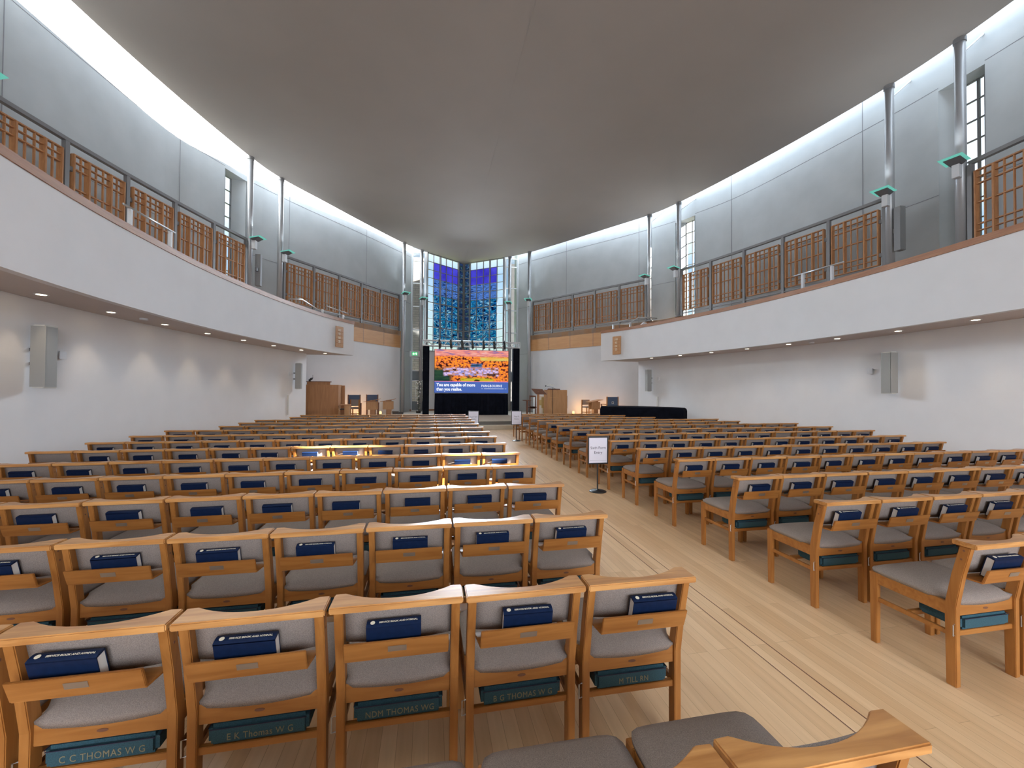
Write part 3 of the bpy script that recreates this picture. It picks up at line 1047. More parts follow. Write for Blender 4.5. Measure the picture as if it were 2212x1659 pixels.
BAYS = [(8.92, 16.02, 5), (17.75, 23.72, 5), (0.1, 7.1, 5)]
ORD = ['first', 'second', 'third', 'fourth', 'fifth', 'sixth', 'seventh', 'eighth', 'ninth', 'tenth', 'eleventh', 'twelfth', 'thirteenth', 'fourteenth']
for s in (-1, 1):
    for bi, (y0, y1, npan) in enumerate(BAYS):
        c = sub(EDGE_C, y0, y1)
        seg = [0.0]
        for a, b in zip(c[:-1], c[1:]):
            seg.append(seg[-1] + math.hypot(b[0] - a[0], b[1] - a[1]))
        Ltot = seg[-1]

        def at(d):
            return Vector((float(np.interp(d, seg, [p[0] for p in c])) * s, float(np.interp(d, seg, [p[1] for p in c])), 0))
        bay = ['middle bay', 'stage bay', 'camera-side bay'][bi]
        root = thing('gallery_rail', 'grey steel gallery rail on the %s side, %s' % (SN[s], bay), 'railing', (0, 0, ZG))
        rl = MB()
        rb_ = MB()
        for k in range(npan):
            a, b = at(Ltot * k / npan), at(Ltot * (k + 1) / npan)
            M = frame_M((a.x, a.y, 0), b - a, (0, 0, 1))
            # frame_M gives X along the rail, Y up: use a plan matrix instead
            ang = math.atan2(b.y - a.y, b.x - a.x)
            Mp = Matrix.Translation((a.x, a.y, 0)) @ Matrix.Rotation(ang, 4, 'Z')
            L = (b - a).length
            rl.box(-0.01, L + 0.01, -0.05, 0.05, 1.96, 2.04, Mp)
            rb_.box(-0.01, L + 0.01, -0.025, 0.025, 0.10, 0.14, Mp)
        rl.build('handrail', GREYM, root)
        rb_.build('bottom_rail', GREYM, root)
        for k in range(npan + 1):
            a = at(Ltot * k / npan)
            MB().box(-0.045, 0.045, -0.045, 0.045, 0.0, 1.96).build('post', GREYM, root, loc=(a.x, a.y, 0)).rotation_euler[2] = math.atan2(at(min(Ltot, Ltot * k / npan + .1)).y - at(max(0, Ltot * k / npan - .1)).y, at(min(Ltot, Ltot * k / npan + .1)).x - at(max(0, Ltot * k / npan - .1)).x)
        for k in range(npan):
            a, b = at(Ltot * k / npan), at(Ltot * (k + 1) / npan)
            ang = math.atan2(b.y - a.y, b.x - a.x)
            L = (b - a).length
            lt = thing('lattice_panel', 'oak lattice screen, %s from the camera, %s gallery, %s' % (ORD[k], SN[s], bay), 'screen', (a.x, a.y, ZG), ang, 'oak lattice screens on the gallery')
            lattice(lt, 0.14, L - 0.11, 0.24, 1.76, 0.12)
            for z in (0.5, 1.42):
                MB().box(0.05, 0.15, -0.03, 0.03, z - 0.05, z + 0.05).build('bracket', GREYM, lt)

# ------------------------------------------------------------------ balcony handrails, downlights, speakers
def rail_thing(label, paths, posts, r=0.022):
    t = thing('handrail', label, 'handrail', (0, 0, 0))
    for p in paths:
        MB().tube(p, r, 10).build('rail', STEEL, t, smooth=True)
    for (x, y, z0, z1) in posts:
        box('post', x - 0.03, x + 0.03, y - 0.03, y + 0.03, z0, z1, WHITEM, t)
    return t


rail_thing('steel stair handrail on white posts in front of the left lattice', [[(-7.9, 9.11, 5.12), (-7.9, 10.74, 5.17)]], [(-7.9, 9.3, 3.85, 5.1), (-7.9, 10.57, 3.85, 5.14)])
rail_thing('steel stair handrail on white posts in front of the right lattice', [[(8.0, 9.88, 4.92), (8.0, 8.44, 4.89)]], [(8.0, 9.6, 3.85, 4.9), (8.0, 8.75, 3.85, 4.88)])
rail_thing('cranked steel handrail at the stage end of the left balcony', [[(-6.2, 13.19, 4.27), (-6.2, 14.3, 4.50), (-6.0, 15.6, 4.40), (-5.4, 16.1, 4.36)], [(-5.75, 15.6, 4.56), (-5.15, 16.15, 4.42)]], [(-5.9, 15.65, 3.86, 4.45), (-5.3, 16.12, 3.36, 4.36)])
rail_thing('cranked steel handrail at the stage end of the right balcony', [[(5.45, 16.1, 4.42), (6.0, 15.95, 4.42), (6.45, 15.9, 4.72), (7.3, 15.9, 4.72)], [(5.3, 16.1, 4.48), (6.1, 15.9, 4.62)]], [(5.4, 16.1, 3.36, 4.4), (6.1, 15.95, 3.86, 4.5)])
struct(MB().prism([(6.1, 4.0), (7.4, 4.0), (7.4, 4.28), (6.75, 4.55)], 15.98, 16.08, 'Y').build('wall_stair_right', WHITE), 'small white stair wall above the right balcony capping')

DL = {-1: [(-7.35, 6.76), (-7.39, 8.08), (-7.32, 9.39), (-7.18, 10.7), (-6.93, 11.95), (-6.65, 13.25), (-6.25, 14.5), (-5.78, 15.6)],
      1: [(6.12, 14.3), (6.49, 13.03), (6.77, 11.76), (6.97, 10.47), (7.11, 9.18), (7.21, 7.95), (7.21, 6.67), (7.03, 5.35)]}
for s in (-1, 1):
    lst = DL[s] + [(s * 7.2, 4.2 if s > 0 else 5.4), (s * 6.9, 2.9 if s > 0 else 4.1)]
    lst.sort(key=lambda p: p[1])
    for k, (x, y) in enumerate(lst):
        t = thing('downlight', 'round recessed downlight, %s from the camera in the %s balcony soffit' % (ORD[k], SN[s]), 'lamp', (x, y, 2.88), 0, 'downlights under the balconies')
        MB().lathe([(0.052, -0.002), (0.075, -0.004), (0.078, 0.0)], 20, cap=False).build('trim_ring', WHITEM, t)
        MB().lathe([(0.001, -0.006), (0.052, -0.004)], 20, cap=False).build('bulb', EMIW, t)
        sp = bpy.data.lights.new('downlight_beam', 'SPOT')
        sp.energy = 16
        sp.spot_size = 1.35
        sp.spot_blend = 0.7
        sp.color = (1.0, 0.80, 0.58)
        sp.shadow_soft_size = 0.04
        so = bpy.data.objects.new('downlight_beam', sp)
        COL.objects.link(so)
        so.location = (x, y, 2.865)
    t = tag(MB().lathe([(0.06, -0.03), (0.06, 0.0)], 20, (0, 0, 0)).build('smoke_detector', WHITEM, loc=(s * 7.25, 8.65, 2.88)), 'white smoke detector on the %s balcony soffit' % SN[s], 'smoke detector')
    for k, (x, y) in enumerate(((7.74, 7.1), (6.68, 15.25))):
        xx = (xat(NAVE_C, y)) * s
        t = thing('wall_speaker', 'tall slim grey column loudspeaker on the %s wall, %s' % (SN[s], ('nearer one', 'farther one by the stage')[k]), 'loudspeaker', (xx, y, 1.6), 0, 'wall speakers')
        box('cabinet', min(-s * 0.10, -s * 0.24), max(-s * 0.10, -s * 0.24), -0.11, 0.11, 0.0, 0.90, SPKB, t, 0.008)
        box('grille', -0.09, 0.09, -0.116, -0.108, 0.02, 0.88, SPK, t).location = (-s * 0.17, 0, 0)
        box('front_grille', -0.004, 0.004, -0.09, 0.09, 0.02, 0.88, SPK, t).location = (-s * 0.243, 0, 0)
        for z in (0.35, 0.55):
            box('bracket', min(0, -s * 0.11), max(0, -s * 0.11), -0.03, 0.03, z - 0.02, z + 0.02, BRACK, t)
        tag(box('wall_socket', min(xx, xx - s * 0.015), max(xx, xx - s * 0.015), y + 0.45 if k == 0 else y - 0.55, y + 0.57 if k == 0 else y - 0.43, 2.05, 2.17, WHITEM), 'small white wall box beside the %s loudspeaker on the %s wall' % (('nearer', 'farther')[k], SN[s]), 'wall box')

# number boards on the balcony fronts
for s, yy, x0 in ((-1, 15.55, 5.2), (1, 15.55, 5.2)):
    x = xat(FASC_C, yy) * s
    a, b = Vector((xat(FASC_C, yy - .2) * s, yy - .2)), Vector((xat(FASC_C, yy + .2) * s, yy + .2))
    ang = math.atan2(b.y - a.y, b.x - a.x) if s > 0 else math.atan2(b.y - a.y, b.x - a.x)
    # local +X points to the viewer's right when looking at the fascia
    right = Vector((b - a)) * (1 if s < 0 else -1)
    ang = math.atan2(right.y, right.x)
    t = thing('hymn_board', 'oak hymn number board on the %s balcony front' % SN[s], 'board', (x, yy, 3.10), ang)
    box('backboard', -0.21, 0.21, -0.035, -0.006, 0.0, 0.74, DESKL, t, 0.01)
    for k, num in enumerate(('181', '92', '04', '25')):
        z = 0.60 - k * 0.135
        text_mesh('number', num, 0.12, GILT, t, frame_M((-0.02, -0.0365, z - 0.03), (1, 0, 0), (0, 0, 1)), align='CENTER', bold=0.002)
        box('slat', -0.17, 0.17, -0.042, -0.034, z - 0.05, z - 0.038, OAK, t)

# ------------------------------------------------------------------ chairs
Z_T = 0.815


def chair_meshes():
    parts = []
    # top rail: straight behind, scooped towards the sitter
    pl = [(-0.246, 0.0), (0.246, 0.0), (0.246, 0.108), (0.205, 0.110)]
    for k in range(1, 12):
        u = 1 - 2 * k / 12.0
        pl.append((0.205 * u, 0.046 + 0.064 * (abs(u) ** 2.2)))
    pl += [(-0.205, 0.110), (-0.246, 0.108)]
    parts.append(('top_rail', MB().prism(pl, 0.789, Z_T), RAIL, 0.004))
    for sx_ in (-1, 1):
        x0, x1 = sorted((sx_ * 0.236, sx_ * 0.203))
        prof = [(0.098, 0), (0.145, 0), (0.150, 0.44), (0.118, 0.62), (0.078, 0.789), (0.030, 0.789), (0.068, 0.62), (0.098, 0.44)]
        parts.append(('leg', MB().prism(prof, x0, x1, 'X'), OAKV, 0.003))
    for sx_ in (-1, 1):
        x0, x1 = sorted((sx_ * 0.240, sx_ * 0.207))
        prof = [(0.508, 0), (0.545, 0), (0.552, 0.452), (0.505, 0.452)]
        parts.append(('leg', MB().prism(prof, x0, x1, 'X'), OAKV, 0.003))
    fr_ = MB()
    ap = [(-0.203, 0.384), (0.203, 0.384), (0.203, 0.462), (0.14, 0.450), (0.07, 0.442), (0, 0.439), (-0.07, 0.442), (-0.14, 0.450), (-0.203, 0.462)]
    fr_.prism(ap, 0.110, 0.130, 'Y')
    fr_.box(-0.207, 0.207, 0.515, 0.535, 0.385, 0.452)
    for sx_ in (-1, 1):
        x0, x1 = sorted((sx_ * 0.232, sx_ * 0.212))
        fr_.box(x0, x1, 0.147, 0.506, 0.381, 0.453)
    parts.append(('seat_frame', fr_, OAK, 0.002))
    stc = MB()
    for sx_ in (-1, 1):
        x0, x1 = sorted((sx_ * 0.230, sx_ * 0.212))
        stc.box(x0, x1, 0.146, 0.508, 0.268, 0.295)
    stc.box(-0.212, 0.212, 0.112, 0.134, 0.272, 0.300)
    stc.box(-0.212, 0.212, 0.330, 0.352, 0.272, 0.300)
    parts.append(('stretcher', stc, OAK, 0.002))
    # seat cushion
    st_ = MB()
    nx, ny = 12, 12
    for j in range(ny + 1):
        for i in range(nx + 1):
            u, v = i / nx * 2 - 1, j / ny * 2 - 1
            # rounded plan, narrower between the back legs
            wv = 0.236 - (0.034 if v < -0.75 else (0.034 * max(0, (-0.55 - v) / 0.2) if v < -0.55 else 0))
            x = u * wv
            y = 0.337 + v * 0.228 - (0.0)
            if v < 0:
                y -= 0.0
            if j == 0:
                y -= 0.012 * (1 - u * u)
            edge = max(abs(u) ** 6, abs(v) ** 6)
            z = 0.471 + 0.030 * (1 - edge) + 0.012 * (1 - u * u) * (1 - v * v)
            cr_ = 1 - 0.07 * abs(u) ** 8 * max(v, 0) ** 8
            x, y = x * cr_, 0.337 + (y - 0.337) * cr_
            st_.v.append((x, y, z))
    for j in range(ny + 1):
        for i in range(nx + 1):
            x, y, z = st_.v[j * (nx + 1) + i]
            st_.v.append((x * 0.985, 0.337 + (y - 0.337) * 0.985, 0.447 - (0.010 * (1 - (x / 0.236) ** 2) if j == 0 else 0)))
    n1 = (nx + 1) * (ny + 1)
    for j in range(ny):
        for i in range(nx):
            a = j * (nx + 1) + i
            st_.f.append((a, a + 1, a + nx + 2, a + nx + 1))
            st_.f.append((n1 + a, n1 + a + nx + 1, n1 + a + nx + 2, n1 + a + 1))
    bd = [i for i in range(nx)] + [j * (nx + 1) + nx for j in range(ny)] + [ny * (nx + 1) + i for i in range(nx, 0, -1)] + [j * (nx + 1) for j in range(ny, 0, -1)]
    for a, b in zip(bd, bd[1:] + bd[:1]):
        st_.f.append((a, n1 + a, n1 + b, b))
    parts.append(('seat', st_, FAB, -1))
    # back cushion, bowed
    bk = MB()
    nx, nz = 10, 6
    for lay in (0, 1):
        for j in range(nz + 1):
            for i in range(nx + 1):
                u, v = i / nx * 2 - 1, j / nz
                z = 0.628 + v * 0.158 + (-0.006 * (1 - u * u) if j == 0 else 0)
                lean = (0.79 - z) * 0.24
                bulge = 0.022 * (1 - abs(u) ** 4) * (1 - abs(2 * v - 1) ** 4)
                yb = 0.052 + lean + 0.014 * u * u
                y = yb - bulge * 0.35 if lay == 0 else yb + 0.028 + bulge
                bk.v.append((u * 0.2025, y, z))
    n1 = (nx + 1) * (nz + 1)
    for j in range(nz):
        for i in range(nx):
            a = j * (nx + 1) + i
            bk.f.append((a, a + 1, a + nx + 2, a + nx + 1))
            bk.f.append((n1 + a, n1 + a + nx + 1, n1 + a + nx + 2, n1 + a + 1))
    bd = [i for i in range(nx)] + [j * (nx + 1) + nx for j in range(nz)] + [nz * (nx + 1) + i for i in range(nx, 0, -1)] + [j * (nx + 1) for j in range(nz, 0, -1)]
    for a, b in zip(bd, bd[1:] + bd[:1]):
        bk.f.append((a, n1 + a, n1 + b, b))
    parts.append(('backrest', bk, FAB, -1))
    # book trough
    sh = MB()
    sh.prism([(0.006, 0.608), (0.018, 0.608), (-0.008, 0.685), (-0.020, 0.685)], -0.19, 0.19, 'X')
    sh.prism([(-0.190, 0.010), (0.190, 0.010), (0.2025, 0.112), (-0.2025, 0.112)], 0.603, 0.612)
    parts.append(('book_trough', sh, OAK, 0.002))
    kh = MB()
    kh.prism([(0.018 * math.cos(a_) , 0.412 + 0.006 * math.sin(a_)) for a_ in [i_ * PI / 6 for i_ in range(12)]], 0.1085, 0.1105, 'Y')
    parts.append(('slot', kh, DARKW, 0))
    pg = MB()
    for sx_ in (-1, 1):
        for yy_, zz_ in ((0.060, 0.766), (0.072, 0.715)):
            pg.prism([(yy_ + 0.0055 * math.cos(i_ * PI / 4), zz_ + 0.0055 * math.sin(i_ * PI / 4)) for i_ in range(8)], *sorted((sx_ * 0.2355, sx_ * 0.2368)), 'X')
    parts.append(('screw_plugs', pg, DARKW, 0))
    cl = MB()
    for sx_ in (-1,):
        cl.tube([(sx_ * 0.236, 0.105, 0.345), (sx_ * 0.252, 0.100, 0.345), (sx_ * 0.252, 0.100, 0.285), (sx_ * 0.236, 0.105, 0.285)], 0.003, 6)
    parts.append(('link_clip', cl, STEEL, 0))
    return parts


def join_mesh(name, parts):
    """one mesh of all the parts, for far chairs whose parts are too small to see"""
    mats, vs, fs, mi = [], [], [], []
    for nm, m_, mat, bv in parts:
        if mat not in mats:
            mats.append(mat)
        n = len(vs)
        vs += [tuple(p) for p in m_.v]
        fs += [tuple(i + n for i in q) for q in m_.f]
        mi += [mats.index(mat)] * len(m_.f)
    me = bpy.data.meshes.new(name)
    me.from_pydata(vs, [], fs)
    for m_ in mats:
        me.materials.append(m_)
    me.polygons.foreach_set('material_index', mi)
    import bmesh
    bm = bmesh.new()
    bm.from_mesh(me)
    bmesh.ops.recalc_face_normals(bm, faces=bm.faces)
    bm.to_mesh(me)
    bm.free()
    return me


def world_to_px(p):
    q = _M.inverted() @ Vector(p)
    if q.z >= -0.05:
        return None
    return 1106 + 890 * q.x / -q.z, 829.5 - 890 * q.y / -q.z


CP = chair_meshes()
proto = thing('chapel_chair', 'x', 'chair')
for nm, m_, mat, bv in CP:
    ob = m_.build(nm, mat, proto, bevel=bv if bv > 0 else 0, smooth=bv < 0)
    if nm == 'book_trough':
        pq = MB().add([(-0.034, -0.0046, 0.638), (0.034, -0.0046, 0.638), (0.034, -0.0131, 0.663), (-0.034, -0.0131, 0.663)], [(0, 1, 2, 3)])
        pq.v = [(x, y - 0.001, z) for x, y, z in pq.v]
        pq.build('name_plate', PLATE, ob)
proto_far_me = join_mesh('chapel_chair', CP)

# hymn book, spine up, leaning on the backrest
def make_book(detail):
    t = thing('hymn_book', 'x', 'book')
    M = Matrix.Translation((0, 0.050, 0.6175)) @ Matrix.Rotation(0.26, 4, 'X') @ Matrix.Translation((0, 0, 0.022))
    cv = MB()
    cv.box(-0.100, 0.100, -0.019, -0.016, -0.022, 0.098, M)
    cv.box(-0.100, 0.100, 0.016, 0.019, -0.022, 0.098, M)
    cv.prism([(-0.019, 0.094), (-0.019, 0.100), (-0.008, 0.1035), (0.008, 0.1035), (0.019, 0.100), (0.019, 0.094)], -0.100, 0.100, 'X', M)
    cv.build('cover', NAVY, t, 0.0)
    MB().box(-0.0985, 0.0985, -0.0158, 0.0158, -0.018, 0.0945, M).build('pages', PAGE, t)
    if detail:
        Mt = M @ frame_M((-0.055, -0.0045, 0.1037), (1, 0, 0), (0, 1, 0))
        text_mesh('spine_title', 'SERVICE BOOK AND HYMNAL', 0.0105, GILT, t, Mt, 0.0003, bold=0.0002)
        MB().lathe([(0.0085, 0), (0.0085, 0.0006)], 16).build('gilt_crest', GILT, t).matrix_local = M @ Matrix.Translation((-0.078, -0.001, 0.1042))
    return t


def make_kneeler():
    t = thing('kneeler', 'x', 'kneeler')
    MB().box(-0.172, 0.172, 0.104, 0.325, 0.302, 0.376).build('cushion', TEAL, t, bevel=0.014)
    w_ = MB()
    w_.box(-0.165, 0.165, 0.1025, 0.1055, 0.363, 0.3655)
    w_.box(-0.1735, -0.1710, 0.112, 0.318, 0.363, 0.3655)
    w_.box(0.1710, 0.1735, 0.112, 0.318, 0.363, 0.3655)
    w_.build('piping', INK, t)
    MB().lathe([(0.062, 0), (0.058, 0.003)], 20, (0.0, 0.2, 0.3755)).build('crest_patch', CREST, t)
    return t


bookA = make_book(True)
bookB = make_book(False)
kneel = make_kneeler()

YL = [0.745, 1.616, 2.515, 3.412, 4.310, 5.20, 6.165, 7.061, 7.95, 8.87, 9.78, 10.68, 11.58, 12.62, 13.58]
NL = [4, 13, 13, 13, 13, 13, 12, 12, 12, 12, 11, 11, 11, 10, 10]
YR = [1.66, 2.50, 3.38, 4.375, 5.30, 6.23, 7.17, 8.109, 9.05, 9.916, 10.78, 11.703, 12.70, 13.6]
NR = [10, 11, 12, 12, 11, 12, 13, 13, 13, 11, 11, 8, 7, 6]
CARD = ['one', 'two', 'three', 'four', 'five', 'six', 'seven', 'eight', 'nine', 'ten', 'eleven', 'twelve', 'thirteen', 'fourteen', 'fifteen']
chairs = []
for blk, Ys, Ns, xe in (('left', YL, NL, None), ('right', YR, NR, None)):
    for r, (Y, N) in enumerate(zip(Ys, Ns)):
        for k in range(N):
            if blk == 'left':
                x = (-0.99 + 0.002 * r) - 0.252 - 0.5045 * k
                if r == 0:
                    x -= 0.0
            else:
                x = (0.695 if r < 3 else 0.73) + 0.252 + 0.5045 * k
            # keep what the frame shows
            pts = [world_to_px((x + a, Y + b, z)) for a in (-0.25, 0.25) for b in (0, 0.55) for z in (0.0, 0.49, Z_T)]
            vis = [p for p in pts if p and -40 < p[0] < 2250 and p[1] < 1700]
            if not vis:
                continue
            if abs(x) + 0.25 > xat(NAVE_C, Y) - 0.06 or abs(x) + 0.25 > xat(NAVE_C, Y + 0.5) - 0.06:
                continue
            chairs.append((Y, x, blk, r, k))
LOCS = {}
near = sorted(chairs)[:300]
rest = sorted(chairs)[300:]
RNAME = ['nearest'] + [o + '-nearest' for o in ORD[1:]] + ['farthest']
NO_BOOK = {('left', 6, 11), ('left', 8, 5), ('left', 10, 4), ('right', 5, 12), ('right', 6, 8), ('left', 0, 0)}
KN = {('left', 1, 0): 'M TILL RN', ('left', 1, 1): 'B G THOMAS W G', ('left', 1, 2): 'NDM THOMAS WG', ('left', 1, 3): 'E K Thomas W G', ('left', 1, 4): 'C C THOMAS W G'}
first = {'chair': False, 'bookA': False, 'bookB': False, 'kneel': False, 'far': False}


def take(key, pr):
    if not first[key]:
        first[key] = True
        return pr
    return None


chair_src = copy_tree(proto)  # pristine sources, removed at the end
bookA_src, bookB_src, kneel_src = copy_tree(bookA), copy_tree(bookB), copy_tree(kneel)
SRC = [chair_src, bookA_src, bookB_src, kneel_src]
LX = {}
for (Y, x, blk, r, k) in near:
    place = '%s from the aisle in the %s row, %s block' % (ORD[k], RNAME[r], blk)
    rz = random.uniform(-0.012, 0.012)
    dy = random.uniform(-0.008, 0.008)
    if Y > 10.4:
        c = bpy.data.objects.new('chapel_chair', proto_far_me)
        COL.objects.link(c)
        c['category'] = 'chair'
    else:
        c = take('chair', proto) or copy_tree(chair_src)
    c.location = (x, Y + dy, 0)
    c.rotation_euler = (0, 0, rz)
    c['label'] = 'grey-cushioned oak chair, ' + place
    c['group'] = 'chapel chairs in rows'
    if Y < 10.4 and (blk, r, k) not in NO_BOOK:
        hb = Y < 3.0
        b = (take('bookA', bookA) or copy_tree(bookA_src)) if hb else (take('bookB', bookB) or copy_tree(bookB_src))
        off = random.uniform(-0.022, 0.022) + (0.0 if blk == 'left' else -0.01)
        if (blk, r, k) == ('left', 1, 0):
            off = 0.055
        if (blk, r, k) == ('left', 1, 4):
            off = -0.05
        b.location = (x + off, Y + dy, 0)
        b.rotation_euler = (0, 0, rz + random.uniform(-0.04, 0.04))
        b['label'] = 'navy hymn book on the chair %s' % place
        b['group'] = 'hymn books in the chair troughs'
    if (blk == 'left' and r in (0, 1, 2, 3)) or (blk == 'right' and (r < 5 or k < 2) and Y < 10.4):
        kn = take('kneel', kneel) or copy_tree(kneel_src)
        kn.location = (x, Y + dy, 0)
        kn.rotation_euler = (0, 0, rz)
        kn['label'] = 'teal kneeler under the chair %s' % place
        kn['group'] = 'kneelers under the chairs'
        if (blk, r, k) in KN:
            text_mesh('stitched_name', KN[(blk, r, k)], 0.034, THREAD, kn, frame_M((0.006, 0.1035, 0.321), (1, 0, 0), (0, 0, 1)), 0.0008, 'CENTER', 1.08, 0.86)
if rest:
    mats, vs, fs, mi = [], [], [], []
    me0 = proto_far_me
    base_v = [tuple(v.co) for v in me0.vertices]
    base_f = [tuple(p.vertices) for p in me0.polygons]
    base_m = [p.material_index for p in me0.polygons]
    for (Y, x, blk, r, k) in rest:
        n = len(vs)
        vs += [(a + x, b + Y, c) for a, b, c in base_v]
        fs += [tuple(i + n for i in q) for q in base_f]
        mi += base_m
    me = bpy.data.meshes.new('chapel_chairs')
    me.from_pydata(vs, [], fs)
    for m_ in me0.materials:
        me.materials.append(m_)
    me.polygons.foreach_set('material_index', mi)
    ob = bpy.data.objects.new('chapel_chairs', me)
    COL.objects.link(ob)
    tag(ob, 'farthest rows of oak chairs just before the stage steps', 'chairs', kind='stuff')


def purge(o):
    for ch in list(o.children):
        purge(ch)
    bpy.data.objects.remove(o)


for o in SRC:
    purge(o)
print('CHAIRS', len(chairs), 'near', len(near), 'rest', len(rest))

# ------------------------------------------------------------------ entry signs
for (x, y, zt, zb, hw, l1, l2, lab) in ((0.53, 6.25, 0.885, 0.44, 0.172, 'Sixth Form', 'Entry', 'black stand sign reading Sixth Form Entry in the aisle'),
                                      (0.60, 12.92, 0.965, 0.51, 0.17, 'Year 9', 'Entry', 'black stand sign reading Year 9 Entry by the right front rows'),
                                      (-0.78, 12.92, 0.965, 0.51, 0.17, 'Year 7 & 8', 'Entry', 'black stand sign reading Year 7 & 8 Entry by the left front rows')):
    t = thing('entry_sign', lab, 'sign', (x, y, 0), -0.02, 'entry signs on stands')
    MB().lathe([(0.135, 0), (0.138, 0.008), (0.12, 0.018), (0.03, 0.026), (0.016, 0.04)], 28).build('base', BLKM, t, smooth=True)
    MB().lathe([(0.012, 0.03), (0.012, zb + 0.1)], 12, (0, 0.012, 0)).build('pole', BLKM, t)
    f_ = MB()
    f_.box(-hw, hw, -0.006, 0.006, zb, zt)
    f_.build('board', BLKM, t, 0.003)
    box('sheet', -hw + 0.02, hw - 0.02, -0.009, -0.006, zb + 0.022, zt - 0.022, SIGNW, t)
    zc = (zb + zt) / 2
    text_mesh('line_one', l1, 0.062 if l1 != 'Year 7 & 8' else 0.055, INK, t, frame_M((0, -0.0095, zc + 0.02), (1, 0, 0), (0, 0, 1)), 0.0003, 'CENTER', 1.02, 0.98 if l1 != 'Sixth Form' else 0.93)
    text_mesh('line_two', l2, 0.062, INK, t, frame_M((0, -0.0095, zc - 0.055), (1, 0, 0), (0, 0, 1)), 0.0003, 'CENTER', 1.02)
    box('rule', -hw + 0.03, hw - 0.03, -0.0095, -0.0088, zb + 0.058, zb + 0.060, INK, t)

# ------------------------------------------------------------------ screen rig
t = thing('led_screen', 'large lit display showing an autumn landscape above a blue banner', 'screen', (0, 21.0, 0))
box('cabinet', -1.92, 1.88, 0.0, 0.14, 1.45, 3.66, BLKM, t)
MB().add([(-1.90, -0.004, 2.03), (1.86, -0.004, 2.03), (1.86, -0.004, 3.645), (-1.90, -0.004, 3.645)], [(0, 1, 2, 3)]).build('picture', PICTURE, t)
MB().add([(-1.90, -0.006, 1.47), (1.86, -0.006, 1.47), (1.86, -0.006, 2.035), (-1.90, -0.006, 2.035)], [(0, 1, 2, 3)]).build('banner', SCRB, t)
MB().add([(-1.90, -0.008, 2.03), (1.86, -0.008, 2.03), (1.86, -0.008, 2.055), (-1.90, -0.008, 2.055)], [(0, 1, 2, 3)]).build('pink_line', SCRP, t)
text_mesh('slogan', 'You are capable of more\nthan you realise.', 0.222, TXTW, t, frame_M((-1.80, -0.012, 1.80), (1, 0, 0), (0, 0, 1)), 0.001, 'LEFT', 0.97, 0.90, bold=0.006)
text_mesh('name', 'PANGBOURNE', 0.175, TXTW, t, frame_M((0.46, -0.012, 1.77), (1, 0, 0), (0, 0, 1)), 0.001, 'LEFT', 1.22, 0.80, bold=0.002)
ln = MB()
ln.box(0.46, 0.54, -0.012, -0.010, 1.675, 1.690)
ln.box(0.60, 1.62, -0.012, -0.010, 1.672, 1.692)
ln.box(1.68, 1.76, -0.012, -0.010, 1.675, 1.690)
ln.build('small_line', TXTW, t)
# screen skirt
dr = MB()
n = 60
vs = []
for z, spread_ in ((ZS + 0.01, 0.02), (1.44, 0.0)):
    for i in range(n + 1):
        u = i / n
        x = (-1.88 - spread_) + u * (3.72 + 2 * spread_)
        vs.append((x, 20.93 + 0.022 * math.sin(i * 1.9) * (1.0 if z < 1 else 0.3), z))
for z, spread_ in ((ZS + 0.01, 0.02), (1.44, 0.0)):
    for i in range(n + 1):
        u = i / n
        vs.append(((-1.88 - spread_) + u * (3.72 + 2 * spread_), 21.12, z))
m_ = n + 1
fs = [(i, i + 1, m_ + i + 1, m_ + i) for i in range(n)] + [(2 * m_ + i, 3 * m_ + i, 3 * m_ + i + 1, 2 * m_ + i + 1) for i in range(n)]
fs += [(0, m_, 3 * m_, 2 * m_), (n, 2 * m_ + n, 3 * m_ + n, m_ + n)] + [(m_ + i, m_ + i + 1, 3 * m_ + i + 1, 3 * m_ + i) for i in range(n)]
tag(MB().add(vs, fs).build('screen_drape', BLACK), 'black fabric skirt hanging below the display', 'drape')
for s, x0, x1 in ((-1, -2.48, -2.16), (1, 2.12, 2.46)):
    tt = MB()
    tt.box(x0, x1, 21.0, 21.32, ZS + 0.001, 3.80)
    tag(tt.build('tower_drape', BLACK, bevel=0.015), 'black cloth-covered truss tower %s of the display' % SN[s], 'tower')
tr = thing('lighting_truss', 'silver aluminium lighting truss bridging the two black towers', 'truss', (0, 21.15, 3.81))
ch = MB()
for z in (0.02, 0.29):
    for y in (-0.14, 0.14):
        ch.tube([(-2.50, y, z), (2.48, y, z)], 0.028, 8)
ch.build('chord', TRUSS, tr)
lc = MB()
xs = np.linspace(-2.50, 2.48, 21)
for a, b in zip(xs[:-1], xs[1:]):
    for y in (-0.14, 0.14):
        lc.tube([(a, y, 0.02), (b, y, 0.29)] if int(round((a + 2.5) / 0.249)) % 2 == 0 else [(a, y, 0.29), (b, y, 0.02)], 0.014, 6)
for a in (-2.50, -2.22, 2.2, 2.48):
    for y in (-0.14, 0.14):
        lc.tube([(a, y, 0.02), (a, y, 0.29)], 0.016, 6)
for a in xs[::2]:
    lc.tube([(a, -0.14, 0.29), (a, 0.14, 0.29)], 0.010, 6)
    lc.tube([(a, -0.14, 0.02), (a, 0.14, 0.02)], 0.010, 6)
lc.build('lacing', TRUSS, tr)
